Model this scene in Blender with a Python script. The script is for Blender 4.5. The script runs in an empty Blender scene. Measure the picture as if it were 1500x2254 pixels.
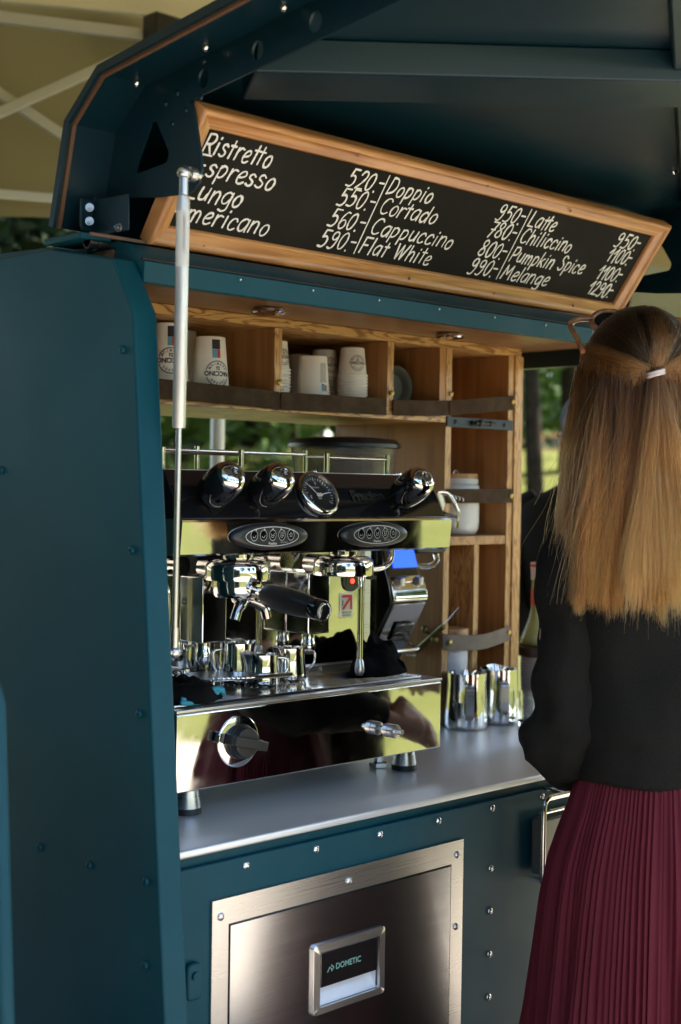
import bpy, bmesh, math, random
from mathutils import Vector, Matrix, noise
R = math.radians
PI = math.pi
rnd = random.Random(7)
scene = bpy.context.scene
COL = scene.collection

# ------------------------------------------------------------------ camera, world, sun, exposure
cam_d = bpy.data.cameras.new("camera")
cam = bpy.data.objects.new("camera", cam_d)
COL.objects.link(cam)
scene.camera = cam
cam_d.sensor_fit = 'HORIZONTAL'
cam_d.sensor_width = 24.0
cam_d.lens = 3133.0 / 1500.0 * 24.0
cam_d.clip_start = 0.05
cam_d.clip_end = 600
yaw, pitch, roll = R(44.66), R(-1.015), R(0.86)
F = Vector((math.sin(yaw) * math.cos(pitch), math.cos(yaw) * math.cos(pitch), math.sin(pitch)))
Rt = F.cross(Vector((0, 0, 1))).normalized()
Up = Rt.cross(F)
Rt, Up = Rt * math.cos(roll) + Up * math.sin(roll), Up * math.cos(roll) - Rt * math.sin(roll)
CAM = Vector((0, -1.55, 1.42))
cam.matrix_world = Matrix(((Rt.x, Up.x, -F.x, CAM.x), (Rt.y, Up.y, -F.y, CAM.y), (Rt.z, Up.z, -F.z, CAM.z), (0, 0, 0, 1)))
cam_d.dof.use_dof = True
cam_d.dof.focus_distance = 2.3
cam_d.dof.aperture_fstop = 4.0
cam_d.dof.aperture_blades = 9

SUN_EL, SUN_AZ = R(52), R(112)           # azimuth measured from +Y towards +X
world = bpy.data.worlds.new("World")
scene.world = world
world.use_nodes = True
wn = world.node_tree
sky = wn.nodes.new("ShaderNodeTexSky")
sky.sky_type = 'NISHITA'
sky.sun_disc = False
sky.sun_elevation = SUN_EL
sky.sun_rotation = SUN_AZ
bg = wn.nodes["Background"]
bg.inputs[1].default_value = 0.15
wn.links.new(sky.outputs[0], bg.inputs[0])
sun_d = bpy.data.lights.new("sun", 'SUN')
sun_d.energy = 4.5
sun_d.angle = R(0.5)
sun_d.color = (1.0, 0.93, 0.82)
sun = bpy.data.objects.new("sun", sun_d)
COL.objects.link(sun)
sdir = Vector((math.sin(SUN_AZ) * math.cos(SUN_EL), math.cos(SUN_AZ) * math.cos(SUN_EL), math.sin(SUN_EL)))
sun.rotation_euler = sdir.to_track_quat('Z', 'Y').to_euler()
sun.location = (20, 10, 30)
scene.view_settings.view_transform = 'Standard'
scene.view_settings.look = 'None'
scene.view_settings.gamma = 1
scene.view_settings.exposure = 2.22
scene.render.engine = 'CYCLES'
scene.cycles.use_denoising = True
scene.cycles.max_bounces = 10
scene.cycles.glossy_bounces = 6
scene.cycles.transparent_max_bounces = 12
scene.cycles.caustics_reflective = False
scene.cycles.caustics_refractive = False
scene.cycles.sample_clamp_indirect = 6

# ------------------------------------------------------------------ materials
MATS = {}


def mat(name, color, rough=0.5, metal=0.0, bump=None, var=None, rvar=None, coat=0.0, spec=None, trans=0.0, ior=None,
        stretch=(1, 1, 1), emit=None, sheen=0.0):
    """Principled material; bump=(scale,strength), var=(scale,colour2,lo,hi) noise mix, rvar=(scale,rough2) smudges."""
    m = bpy.data.materials.new(name)
    m.use_nodes = True
    nt = m.node_tree
    p = nt.nodes["Principled BSDF"]
    p.inputs["Base Color"].default_value = (*color, 1)
    p.inputs["Roughness"].default_value = rough
    p.inputs["Metallic"].default_value = metal
    p.inputs["Coat Weight"].default_value = coat
    p.inputs["Transmission Weight"].default_value = trans
    if sheen:
        p.inputs["Sheen Weight"].default_value = sheen
        p.inputs["Sheen Roughness"].default_value = 0.5
    if ior:
        p.inputs["IOR"].default_value = ior
    if spec is not None:
        p.inputs["Specular IOR Level"].default_value = spec
    if emit:
        p.inputs["Emission Color"].default_value = (*emit[0], 1)
        p.inputs["Emission Strength"].default_value = emit[1]
    co = None

    def coords():
        nonlocal co
        if co is None:
            tc = nt.nodes.new("ShaderNodeTexCoord")
            mp = nt.nodes.new("ShaderNodeMapping")
            mp.inputs["Scale"].default_value = stretch
            nt.links.new(tc.outputs["Object"], mp.inputs["Vector"])
            co = mp.outputs["Vector"]
        return co

    def nz(scale, detail=4):
        n = nt.nodes.new("ShaderNodeTexNoise")
        n.inputs["Scale"].default_value = scale
        n.inputs["Detail"].default_value = detail
        nt.links.new(coords(), n.inputs["Vector"])
        return n

    if bump:
        n = nz(bump[0], 3)
        b = nt.nodes.new("ShaderNodeBump")
        b.inputs["Strength"].default_value = bump[1]
        b.inputs["Distance"].default_value = 0.002
        nt.links.new(n.outputs["Fac"], b.inputs["Height"])
        nt.links.new(b.outputs["Normal"], p.inputs["Normal"])
    if var:
        n = nz(var[0])
        r = nt.nodes.new("ShaderNodeValToRGB")
        r.color_ramp.elements[0].position = var[2] if len(var) > 2 else 0.35
        r.color_ramp.elements[1].position = var[3] if len(var) > 3 else 0.65
        r.color_ramp.elements[0].color = (*color, 1)
        r.color_ramp.elements[1].color = (*var[1], 1)
        nt.links.new(n.outputs["Fac"], r.inputs["Fac"])
        nt.links.new(r.outputs["Color"], p.inputs["Base Color"])
    if rvar:
        n = nz(rvar[0], 6)
        r = nt.nodes.new("ShaderNodeMapRange")
        r.inputs["From Min"].default_value = 0.35
        r.inputs["From Max"].default_value = 0.7
        r.inputs["To Min"].default_value = rough
        r.inputs["To Max"].default_value = rvar[1]
        nt.links.new(n.outputs["Fac"], r.inputs["Value"])
        nt.links.new(r.outputs["Result"], p.inputs["Roughness"])
    MATS[name] = m
    return m


def wood(name, c1, c2, grain, rough=0.45, ring=6.0, contrast=(0.3, 0.7), distort=6.0, coat=0.15):
    """grain = scale per axis: small along the fibre, large across it."""
    m = bpy.data.materials.new(name)
    m.use_nodes = True
    nt = m.node_tree
    p = nt.nodes["Principled BSDF"]
    p.inputs["Roughness"].default_value = rough
    p.inputs["Coat Weight"].default_value = coat
    p.inputs["Coat Roughness"].default_value = 0.25
    tc = nt.nodes.new("ShaderNodeTexCoord")
    mp = nt.nodes.new("ShaderNodeMapping")
    mp.inputs["Scale"].default_value = grain
    nt.links.new(tc.outputs["Object"], mp.inputs["Vector"])
    big = nt.nodes.new("ShaderNodeTexNoise")
    big.inputs["Scale"].default_value = 1.0
    big.inputs["Detail"].default_value = 2
    big.inputs["Distortion"].default_value = distort * 0.1
    nt.links.new(mp.outputs["Vector"], big.inputs["Vector"])
    mul = nt.nodes.new("ShaderNodeMath")
    mul.operation = 'MULTIPLY'
    mul.inputs[1].default_value = ring
    nt.links.new(big.outputs["Fac"], mul.inputs[0])
    fr = nt.nodes.new("ShaderNodeMath")
    fr.operation = 'PINGPONG'
    fr.inputs[1].default_value = 0.5
    nt.links.new(mul.outputs[0], fr.inputs[0])
    fine = nt.nodes.new("ShaderNodeTexNoise")
    fine.inputs["Scale"].default_value = 9.0
    fine.inputs["Detail"].default_value = 5
    nt.links.new(mp.outputs["Vector"], fine.inputs["Vector"])
    add = nt.nodes.new("ShaderNodeMath")
    add.operation = 'MULTIPLY_ADD'
    add.inputs[1].default_value = 1.2
    nt.links.new(fr.outputs[0], add.inputs[0])
    ms = nt.nodes.new("ShaderNodeMath")
    ms.operation = 'MULTIPLY'
    ms.inputs[1].default_value = 0.45
    nt.links.new(fine.outputs["Fac"], ms.inputs[0])
    nt.links.new(ms.outputs[0], add.inputs[2])
    ramp = nt.nodes.new("ShaderNodeValToRGB")
    ramp.color_ramp.elements[0].position = contrast[0]
    ramp.color_ramp.elements[1].position = contrast[1]
    ramp.color_ramp.elements[0].color = (*c1, 1)
    ramp.color_ramp.elements[1].color = (*c2, 1)
    nt.links.new(add.outputs[0], ramp.inputs["Fac"])
    nt.links.new(ramp.outputs["Color"], p.inputs["Base Color"])
    b = nt.nodes.new("ShaderNodeBump")
    b.inputs["Strength"].default_value = 0.12
    b.inputs["Distance"].default_value = 0.001
    nt.links.new(fine.outputs["Fac"], b.inputs["Height"])
    nt.links.new(b.outputs["Normal"], p.inputs["Normal"])
    MATS[name] = m
    return m


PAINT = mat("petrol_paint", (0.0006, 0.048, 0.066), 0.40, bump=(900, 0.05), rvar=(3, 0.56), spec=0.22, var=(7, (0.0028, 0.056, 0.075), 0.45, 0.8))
PAINT_SHADE = mat("petrol_paint_shaded", (0.003, 0.019, 0.027), 0.30, bump=(900, 0.04), rvar=(5, 0.4), spec=0.35)  # darker copy of the body paint; the underside's shade is put into its colour
CHROME = mat("chrome", (0.70, 0.68, 0.655), 0.045, 1.0, rvar=(40, 0.12))
MIRROR = mat("polished_steel", (0.72, 0.71, 0.69), 0.02, 1.0, rvar=(26, 0.10), bump=(7, 0.012), var=(150, (.42, .37, .30), .69, .74))
BRUSH = mat("brushed_steel", (0.58, 0.57, 0.56), 0.27, 1.0, bump=(24, 0.004), rvar=(6, 0.31), stretch=(.5, .5, 90))
BRUSHX = mat("brushed_steel_door", (0.52, 0.53, 0.55), 0.16, 1.0, bump=(24, 0.006), rvar=(6, 0.20), stretch=(.5, .5, 110))
COUNTER = mat("counter_steel", (0.74, 0.745, 0.735), 0.38, 0.6, bump=(300, 0.05), rvar=(9, 0.42), stretch=(0.3, 3, 1))
SATIN = mat("satin_metal", (0.62, 0.60, 0.58), 0.30, 1.0)
ALU = mat("painted_aluminium", (0.66, 0.64, 0.60), 0.34, 0.75, rvar=(20, 0.45))
BLACKGLOSS = mat("black_gloss", (0.006, 0.006, 0.0065), 0.06, 0.0, coat=0.6, rvar=(14, 0.12))
PANELBLACK = mat("panel_black", (0.008, 0.008, 0.0095), 0.06, 0.0, rvar=(14, 0.10), spec=0.5)
BLACKPLAS = mat("black_plastic", (0.012, 0.012, 0.013), 0.35, bump=(400, 0.05))
RUBBER = mat("rubber", (0.010, 0.010, 0.010), 0.6)
SEAL = mat("brown_seal", (0.10, 0.048, 0.022), 0.55)
LEATHER = mat("leather_strap", (0.052, 0.033, 0.019), 0.75, bump=(350, 0.25), var=(40, (0.075, 0.049, 0.030)), spec=0.08)
LEATHER2 = mat("leather_strap_grey", (0.14, 0.105, 0.080), 0.55, bump=(350, 0.25), var=(40, (0.18, 0.14, 0.11)))
BRASS = mat("brass", (0.45, 0.32, 0.10), 0.28, 1.0)
SLATE = mat("chalkboard", (0.0095, 0.0085, 0.0065), 0.8, var=(6, (0.0185, 0.0168, 0.0135), .42, .8), bump=(500, 0.08), spec=0.15)
CHALK = mat("chalk_paint", (0.74, 0.72, 0.66), 0.85, var=(260, (0.55, 0.53, 0.48), 0.45, 0.75))
PAPER = mat("paper_cup_white", (0.86, 0.83, 0.77), 0.6, bump=(250, 0.05))
INK = mat("ink_black", (0.02, 0.02, 0.02), 0.6)
INKGREY = mat("ink_grey", (0.22, 0.21, 0.19), 0.6)
BLUE = mat("print_blue", (0.10, 0.38, 0.55), 0.6)
RED = mat("print_red", (0.60, 0.05, 0.04), 0.6)
CERAMIC = mat("white_ceramic", (0.72, 0.71, 0.67), 0.2, coat=0.3)
TINWHITE = mat("white_tin", (0.72, 0.73, 0.74), 0.35)
GOLDINK = mat("gold_ink", (0.42, 0.25, 0.10), 0.4)
GREYTIN = mat("grey_tin", (0.10, 0.115, 0.10), 0.45, bump=(60, 0.1))
CLOTH = mat("black_cloth", (0.004, 0.004, 0.0045), 0.95, bump=(700, 0.6), spec=0.1)
CLOTHBLUE = mat("blue_hem", (0.03, 0.25, 0.34), 0.8, bump=(600, 0.3))
JACKET = mat("black_jacket", (0.0090, 0.0085, 0.0072), 0.85, bump=(420, 0.6), spec=0.15, var=(260, (0.0135, 0.0125, 0.0105), .4, .7))
SKIRT = mat("burgundy_skirt", (0.106, 0.0088, 0.0170), 0.7, bump=(1200, 0.2), spec=0.2, var=(3, (0.086, 0.0070, 0.0138)))
SKIN = mat("skin", (0.52, 0.30, 0.21), 0.5)
DENIM = mat("pale_denim", (0.36, 0.42, 0.48), 0.85, bump=(700, 0.3))
SCREEN = mat("lit_screen", (0.01, 0.02, 0.2), 0.2, emit=((0.02, 0.09, 0.75), .55))
REDLED = mat("lit_red_lamp", (0.5, 0.01, 0.01), 0.3, emit=((1.0, 0.03, 0.02), 1.2))
GLASS = mat("clear_glass", (0.95, 0.97, 0.95), 0.02, trans=1.0, ior=1.45)
HOPPER = mat("smoky_plastic", (0.62, 0.58, 0.50), 0.06, trans=0.80, ior=1.35)
GREENGLASS = mat("pale_green_syrup", (0.50, 0.56, 0.22), 0.08, trans=0.35, ior=1.3)
TORTOISE = mat("tortoiseshell", (0.46, 0.17, 0.055), 0.12, coat=0.4, var=(70, (0.16, 0.05, 0.018), .45, .7))
LENS = mat("dark_lens", (0.02, 0.015, 0.012), 0.05)
BEANS = mat("coffee_beans", (0.055, 0.024, 0.010), 0.45, bump=(140, 1.0), var=(120, (0.02, 0.009, 0.004)))
KEYGREY = mat("key_print", (0.55, 0.56, 0.52), 0.5)
W_FRAME = wood("pine_frame", (0.30, 0.115, 0.028), (0.50, 0.235, 0.072), (2.2, 40, 40), 0.38, 5.0, (0.15, 0.8), coat=0.3)
W_SIDE = wood("pine_frame_upright", (0.34, 0.14, 0.045), (0.50, 0.245, 0.085), (40, 6, 6), 0.38, 4.0, (0.15, 0.8), coat=0.3)
W_EDGE = wood("plywood_edge", (0.25, 0.11, 0.03), (0.60, 0.34, 0.11), (4.0, 26, 34), 0.42, 4.0, (0.32, 0.55), 25)
W_STILE = wood("plywood_edge_upright", (0.32, 0.155, 0.05), (0.62, 0.36, 0.135), (55, 40, 5), 0.42, 5.0, (0.3, 0.6), 20)
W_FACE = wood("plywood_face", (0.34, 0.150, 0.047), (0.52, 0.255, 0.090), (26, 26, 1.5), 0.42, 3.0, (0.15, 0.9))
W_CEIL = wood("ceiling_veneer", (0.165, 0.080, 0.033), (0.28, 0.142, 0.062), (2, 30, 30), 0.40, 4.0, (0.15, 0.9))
W_LID = wood("wooden_lid", (0.34, 0.17, 0.06), (0.50, 0.28, 0.11), (30, 6, 30), 0.5, 3.0)


def tent_mat():
    m = bpy.data.materials.new("tent_fabric")
    m.use_nodes = True
    nt = m.node_tree
    for n in list(nt.nodes):
        if n.type != 'OUTPUT_MATERIAL':
            nt.nodes.remove(n)
    out = next(n for n in nt.nodes if n.type == 'OUTPUT_MATERIAL')
    d = nt.nodes.new("ShaderNodeBsdfDiffuse")
    t = nt.nodes.new("ShaderNodeBsdfTranslucent")
    mx = nt.nodes.new("ShaderNodeMixShader")
    tx = nt.nodes.new("ShaderNodeTexNoise")
    tx.inputs["Scale"].default_value = 2.5
    cr = nt.nodes.new("ShaderNodeValToRGB")
    cr.color_ramp.elements[0].color = (0.205, 0.165, 0.070, 1)
    cr.color_ramp.elements[1].color = (0.245, 0.20, 0.088, 1)
    nt.links.new(tx.outputs["Fac"], cr.inputs["Fac"])
    nt.links.new(cr.outputs["Color"], d.inputs["Color"])
    nt.links.new(cr.outputs["Color"], t.inputs["Color"])
    mx.inputs[0].default_value = 0.16
    nt.links.new(d.outputs[0], mx.inputs[1])
    nt.links.new(t.outputs[0], mx.inputs[2])
    nt.links.new(mx.outputs[0], out.inputs["Surface"])
    return m


TENT = tent_mat()


def grass_mat():
    m = mat("lawn_grass", (0.092, 0.100, 0.030), 0.9, var=(1.2, (0.132, 0.140, 0.048), 0.3, 0.7), bump=(60, 0.8), spec=0.0)
    return m


GRASS = grass_mat()
PATH = mat("gravel_path", (0.48, 0.425, 0.36), 0.9, bump=(80, 0.5), var=(4, (0.40, 0.355, 0.30)), spec=0.1)
BARK = mat("bark", (0.018, 0.013, 0.008), 0.9, bump=(30, 1.0), var=(12, (0.032, 0.023, 0.014)), spec=0.1)
LEAF = mat("leaf_green", (0.055, 0.105, 0.016), 0.6, var=(0.9, (0.115, 0.175, 0.028)), spec=0.2)
LEAFDARK = mat("leaf_dark", (0.007, 0.015, 0.004), 0.7, var=(0.9, (0.012, 0.023, 0.006)), spec=0.1)
LEAF2 = mat("leaf_yellow_green", (0.12, 0.16, 0.020), 0.6, var=(0.9, (0.20, 0.22, 0.03)))
ORANGE = mat("orange_render", (0.52, 0.27, 0.10), 0.8, var=(2, (0.60, 0.33, 0.14)))
BRICK = mat("pink_render", (0.42, 0.28, 0.20), 0.85, var=(1.5, (0.30, 0.20, 0.14)))


def hair_mat(name, c_root, c_tip, mid=0.5, rough=0.32):
    m = bpy.data.materials.new(name)
    m.use_nodes = True
    nt = m.node_tree
    for n in list(nt.nodes):
        if n.type != 'OUTPUT_MATERIAL':
            nt.nodes.remove(n)
    out = next(n for n in nt.nodes if n.type == 'OUTPUT_MATERIAL')
    h = nt.nodes.new("ShaderNodeBsdfHairPrincipled")
    h.parametrization = 'COLOR'
    h.inputs["Roughness"].default_value = rough
    h.inputs["Radial Roughness"].default_value = 0.55
    h.inputs["IOR"].default_value = 1.38
    if "Random Roughness" in h.inputs:
        h.inputs["Random Roughness"].default_value = 0.2
    info = nt.nodes.new("ShaderNodeHairInfo")
    cr = nt.nodes.new("ShaderNodeValToRGB")
    cr.color_ramp.elements[0].color = (*c_root, 1)
    cr.color_ramp.elements[1].color = (*c_tip, 1)
    cr.color_ramp.elements[0].position = max(0.0, mid - 0.5)
    cr.color_ramp.elements[1].position = min(1.0, mid + 0.45)
    nt.links.new(info.outputs["Intercept"], cr.inputs["Fac"])
    hs = nt.nodes.new("ShaderNodeHueSaturation")
    mr = nt.nodes.new("ShaderNodeMapRange")
    mr.inputs["To Min"].default_value = 0.55
    mr.inputs["To Max"].default_value = 1.35
    nt.links.new(info.outputs["Random"], mr.inputs["Value"])
    nt.links.new(mr.outputs["Result"], hs.inputs["Value"])
    nt.links.new(cr.outputs["Color"], hs.inputs["Color"])
    nt.links.new(hs.outputs["Color"], h.inputs["Color"])
    nt.links.new(h.outputs[0], out.inputs["Surface"])
    return m


# ------------------------------------------------------------------ mesh builder
class MB:
    def __init__(s):
        s.v = []
        s.f = []

    def add(s, vs, fs):
        o = len(s.v)
        s.v.extend([tuple(v) for v in vs])
        s.f.extend([tuple(i + o for i in f) for f in fs])
        return s

    def box(s, x0, x1, y0, y1, z0, z1, M=None):
        vs = [Vector(p) for p in ((x0, y0, z0), (x1, y0, z0), (x1, y1, z0), (x0, y1, z0), (x0, y0, z1), (x1, y0, z1), (x1, y1, z1), (x0, y1, z1))]
        if M:
            vs = [M @ v for v in vs]
        return s.add(vs, [(0, 3, 2, 1), (4, 5, 6, 7), (0, 1, 5, 4), (1, 2, 6, 5), (2, 3, 7, 6), (3, 0, 4, 7)])

    def prism_x(s, poly, x0, x1):
        """poly: (y,z) outline, extruded along X."""
        n = len(poly)
        vs = [(x0, y, z) for y, z in poly] + [(x1, y, z) for y, z in poly]
        fs = [(i, (i + 1) % n, n + (i + 1) % n, n + i) for i in range(n)]
        fs += [tuple(range(n - 1, -1, -1)), tuple(range(n, 2 * n))]
        return s.add(vs, fs)

    def prism(s, poly3, d):
        n = len(poly3)
        d = Vector(d)
        vs = [Vector(p) for p in poly3] + [Vector(p) + d for p in poly3]
        fs = [(i, (i + 1) % n, n + (i + 1) % n, n + i) for i in range(n)]
        fs += [tuple(range(n - 1, -1, -1)), tuple(range(n, 2 * n))]
        return s.add(vs, fs)

    def loft(s, rings, cap=True, closed=True):
        """rings: lists of points with equal counts."""
        n = len(rings[0])
        vs = [p for r in rings for p in r]
        fs = []
        for k in range(len(rings) - 1):
            for i in range(n if closed else n - 1):
                j = (i + 1) % n
                fs.append((k * n + i, k * n + j, (k + 1) * n + j, (k + 1) * n + i))
        if cap and closed:
            fs.append(tuple(range(n - 1, -1, -1)))
            fs.append(tuple(range((len(rings) - 1) * n, len(rings) * n)))
        return s.add(vs, fs)

    def lathe(s, prof, c=(0, 0, 0), axis=(0, 0, 1), n=32, a0=0, a1=2 * PI, cap=True):
        """prof: (r, h) pairs along the axis from c."""
        ax = Vector(axis).normalized()
        t = Vector((1, 0, 0)) if abs(ax.x) < 0.9 else Vector((0, 1, 0))
        u = ax.cross(t).normalized()
        w = ax.cross(u)
        c = Vector(c)
        rings = [[c + ax * h + (u * math.cos(2 * PI * i / n) + w * math.sin(2 * PI * i / n)) * max(r, 1e-5) for i in range(n)] for r, h in prof]
        return s.loft(rings, cap)

    def cyl(s, p0, p1, r0, r1=None, n=20):
        p0, p1 = Vector(p0), Vector(p1)
        r1 = r0 if r1 is None else r1
        return s.lathe([(r0, 0), (r1, (p1 - p0).length)], p0, p1 - p0, n)

    def tube(s, pts, r, n=10, closed=False, cap=True):
        pts = [Vector(p) for p in pts]
        rs = r if isinstance(r, (list, tuple)) else [r] * len(pts)
        rings = []
        pu = None
        for i, p in enumerate(pts):
            if closed:
                d = pts[(i + 1) % len(pts)] - pts[i - 1]
            else:
                d = pts[min(i + 1, len(pts) - 1)] - pts[max(i - 1, 0)]
            d.normalize()
            if pu is None:
                t = Vector((0, 0, 1)) if abs(d.z) < 0.9 else Vector((1, 0, 0))
                pu = d.cross(t).normalized()
            u = (pu - d * pu.dot(d)).normalized()
            pu = u
            w = d.cross(u)
            rings.append([p + (u * math.cos(2 * PI * k / n) + w * math.sin(2 * PI * k / n)) * rs[i] for k in range(n)])
        if closed:
            rings.append(rings[0])
        return s.loft(rings, cap and not closed)

    def ball(s, c, r, n=20, m=12, M=None):
        rx, ry, rz = r if isinstance(r, (tuple, list)) else (r, r, r)
        c = Vector(c)
        rings = []
        for j in range(m + 1):
            a = -PI / 2 + PI * j / m
            ring = []
            for i in range(n):
                b = 2 * PI * i / n
                v = Vector((rx * max(math.cos(a), 1e-4) * math.cos(b), ry * max(math.cos(a), 1e-4) * math.sin(b), rz * math.sin(a)))
                if M:
                    v = M @ v
                ring.append(c + v)
            rings.append(ring)
        return s.loft(rings)

    def build(s, name, m, parent=None, smooth=35, bevel=0, seg=2, kind=None):
        me = bpy.data.meshes.new(name)
        me.from_pydata(s.v, [], s.f)
        me.validate()
        bm = bmesh.new()
        bm.from_mesh(me)
        bmesh.ops.recalc_face_normals(bm, faces=bm.faces)
        bm.to_mesh(me)
        bm.free()
        if smooth:
            me.shade_smooth()
            me.set_sharp_from_angle(angle=R(smooth))
        me.materials.append(m)
        o = bpy.data.objects.new(name, me)
        COL.objects.link(o)
        if bevel:
            b = o.modifiers.new("bevel", 'BEVEL')
            b.width = bevel
            b.segments = seg
            b.limit_method = 'ANGLE'
            b.angle_limit = R(40)
            b.harden_normals = False
        if parent is not None:
            attach(o, parent)
        if kind:
            o["kind"] = kind
        return o


def world_loc(o):
    l = o.location.copy()
    if o.parent is not None:
        pass
    return l


ROOTLOC = {}


def attach(o, parent):
    """Keep the mesh in world coordinates and hang it on its parent."""
    o.parent = parent
    o.matrix_parent_inverse = Matrix.Translation(ROOTLOC.get(parent.name, Vector())).inverted()


def thing(name, label, cat, loc=(0, 0, 0), group=None):
    o = bpy.data.objects.new(name, None)
    o.empty_display_size = 0.05
    COL.objects.link(o)
    o.location = loc
    ROOTLOC[o.name] = Vector(loc)
    return tag(o, label, cat, group)


def tag(o, label, cat, group=None):
    o["label"] = label
    o["category"] = cat
    if group:
        o["group"] = group
    return o


def copy_tree(o, dloc, label=None, parent=None):
    c = o.copy()
    COL.objects.link(c)
    if parent is None:
        c.location = o.location + Vector(dloc)
        ROOTLOC[c.name] = ROOTLOC.get(o.name, Vector()) + 0 * Vector(dloc)
        if label:
            c["label"] = label
    else:
        c.parent = parent
        c.matrix_parent_inverse = o.matrix_parent_inverse.copy()
    for ch in o.children:
        copy_tree(ch, (0, 0, 0), None, c)
    return c


def arc(c, r, a0, a1, n, u=(1, 0, 0), w=(0, 0, 1)):
    c, u, w = Vector(c), Vector(u), Vector(w)
    return [c + u * (r * math.cos(a0 + (a1 - a0) * i / n)) + w * (r * math.sin(a0 + (a1 - a0) * i / n)) for i in range(n + 1)]


def rrect(x0, x1, z0, z1, r, n=5):
    pts = []
    for cx, cz, a in ((x1 - r, z1 - r, 0), (x0 + r, z1 - r, PI / 2), (x0 + r, z0 + r, PI), (x1 - r, z0 + r, 1.5 * PI)):
        for i in range(n + 1):
            b = a + PI / 2 * i / n
            pts.append((cx + r * math.cos(b), cz + r * math.sin(b)))
    return pts


def catmull(pts, n=8):
    pts = [Vector(p) for p in pts]
    if len(pts) < 3:
        return pts
    P = [pts[0] * 2 - pts[1]] + pts + [pts[-1] * 2 - pts[-2]]
    out = []
    for i in range(1, len(P) - 2):
        for k in range(n):
            t = k / n
            a, b, c, d = P[i - 1], P[i], P[i + 1], P[i + 2]
            out.append(0.5 * ((2 * b) + (c - a) * t + (2 * a - 5 * b + 4 * c - d) * t * t + (3 * b - a - 3 * c + d) * t ** 3))
    out.append(pts[-1])
    return out


def rounded(pts, r, n=5, closed=False):
    """Polyline with rounded corners."""
    pts = [Vector(p) for p in pts]
    N = len(pts)
    out = []
    for i, p in enumerate(pts):
        if not closed and i in (0, N - 1):
            out.append(p)
            continue
        a, b = pts[i - 1] - p, pts[(i + 1) % N] - p
        d = min(r, a.length * 0.45, b.length * 0.45)
        s, e = p + a.normalized() * d, p + b.normalized() * d
        for k in range(n + 1):
            t = k / n
            out.append(s * (1 - t) ** 2 + p * 2 * t * (1 - t) + e * t * t)
    return out

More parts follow.
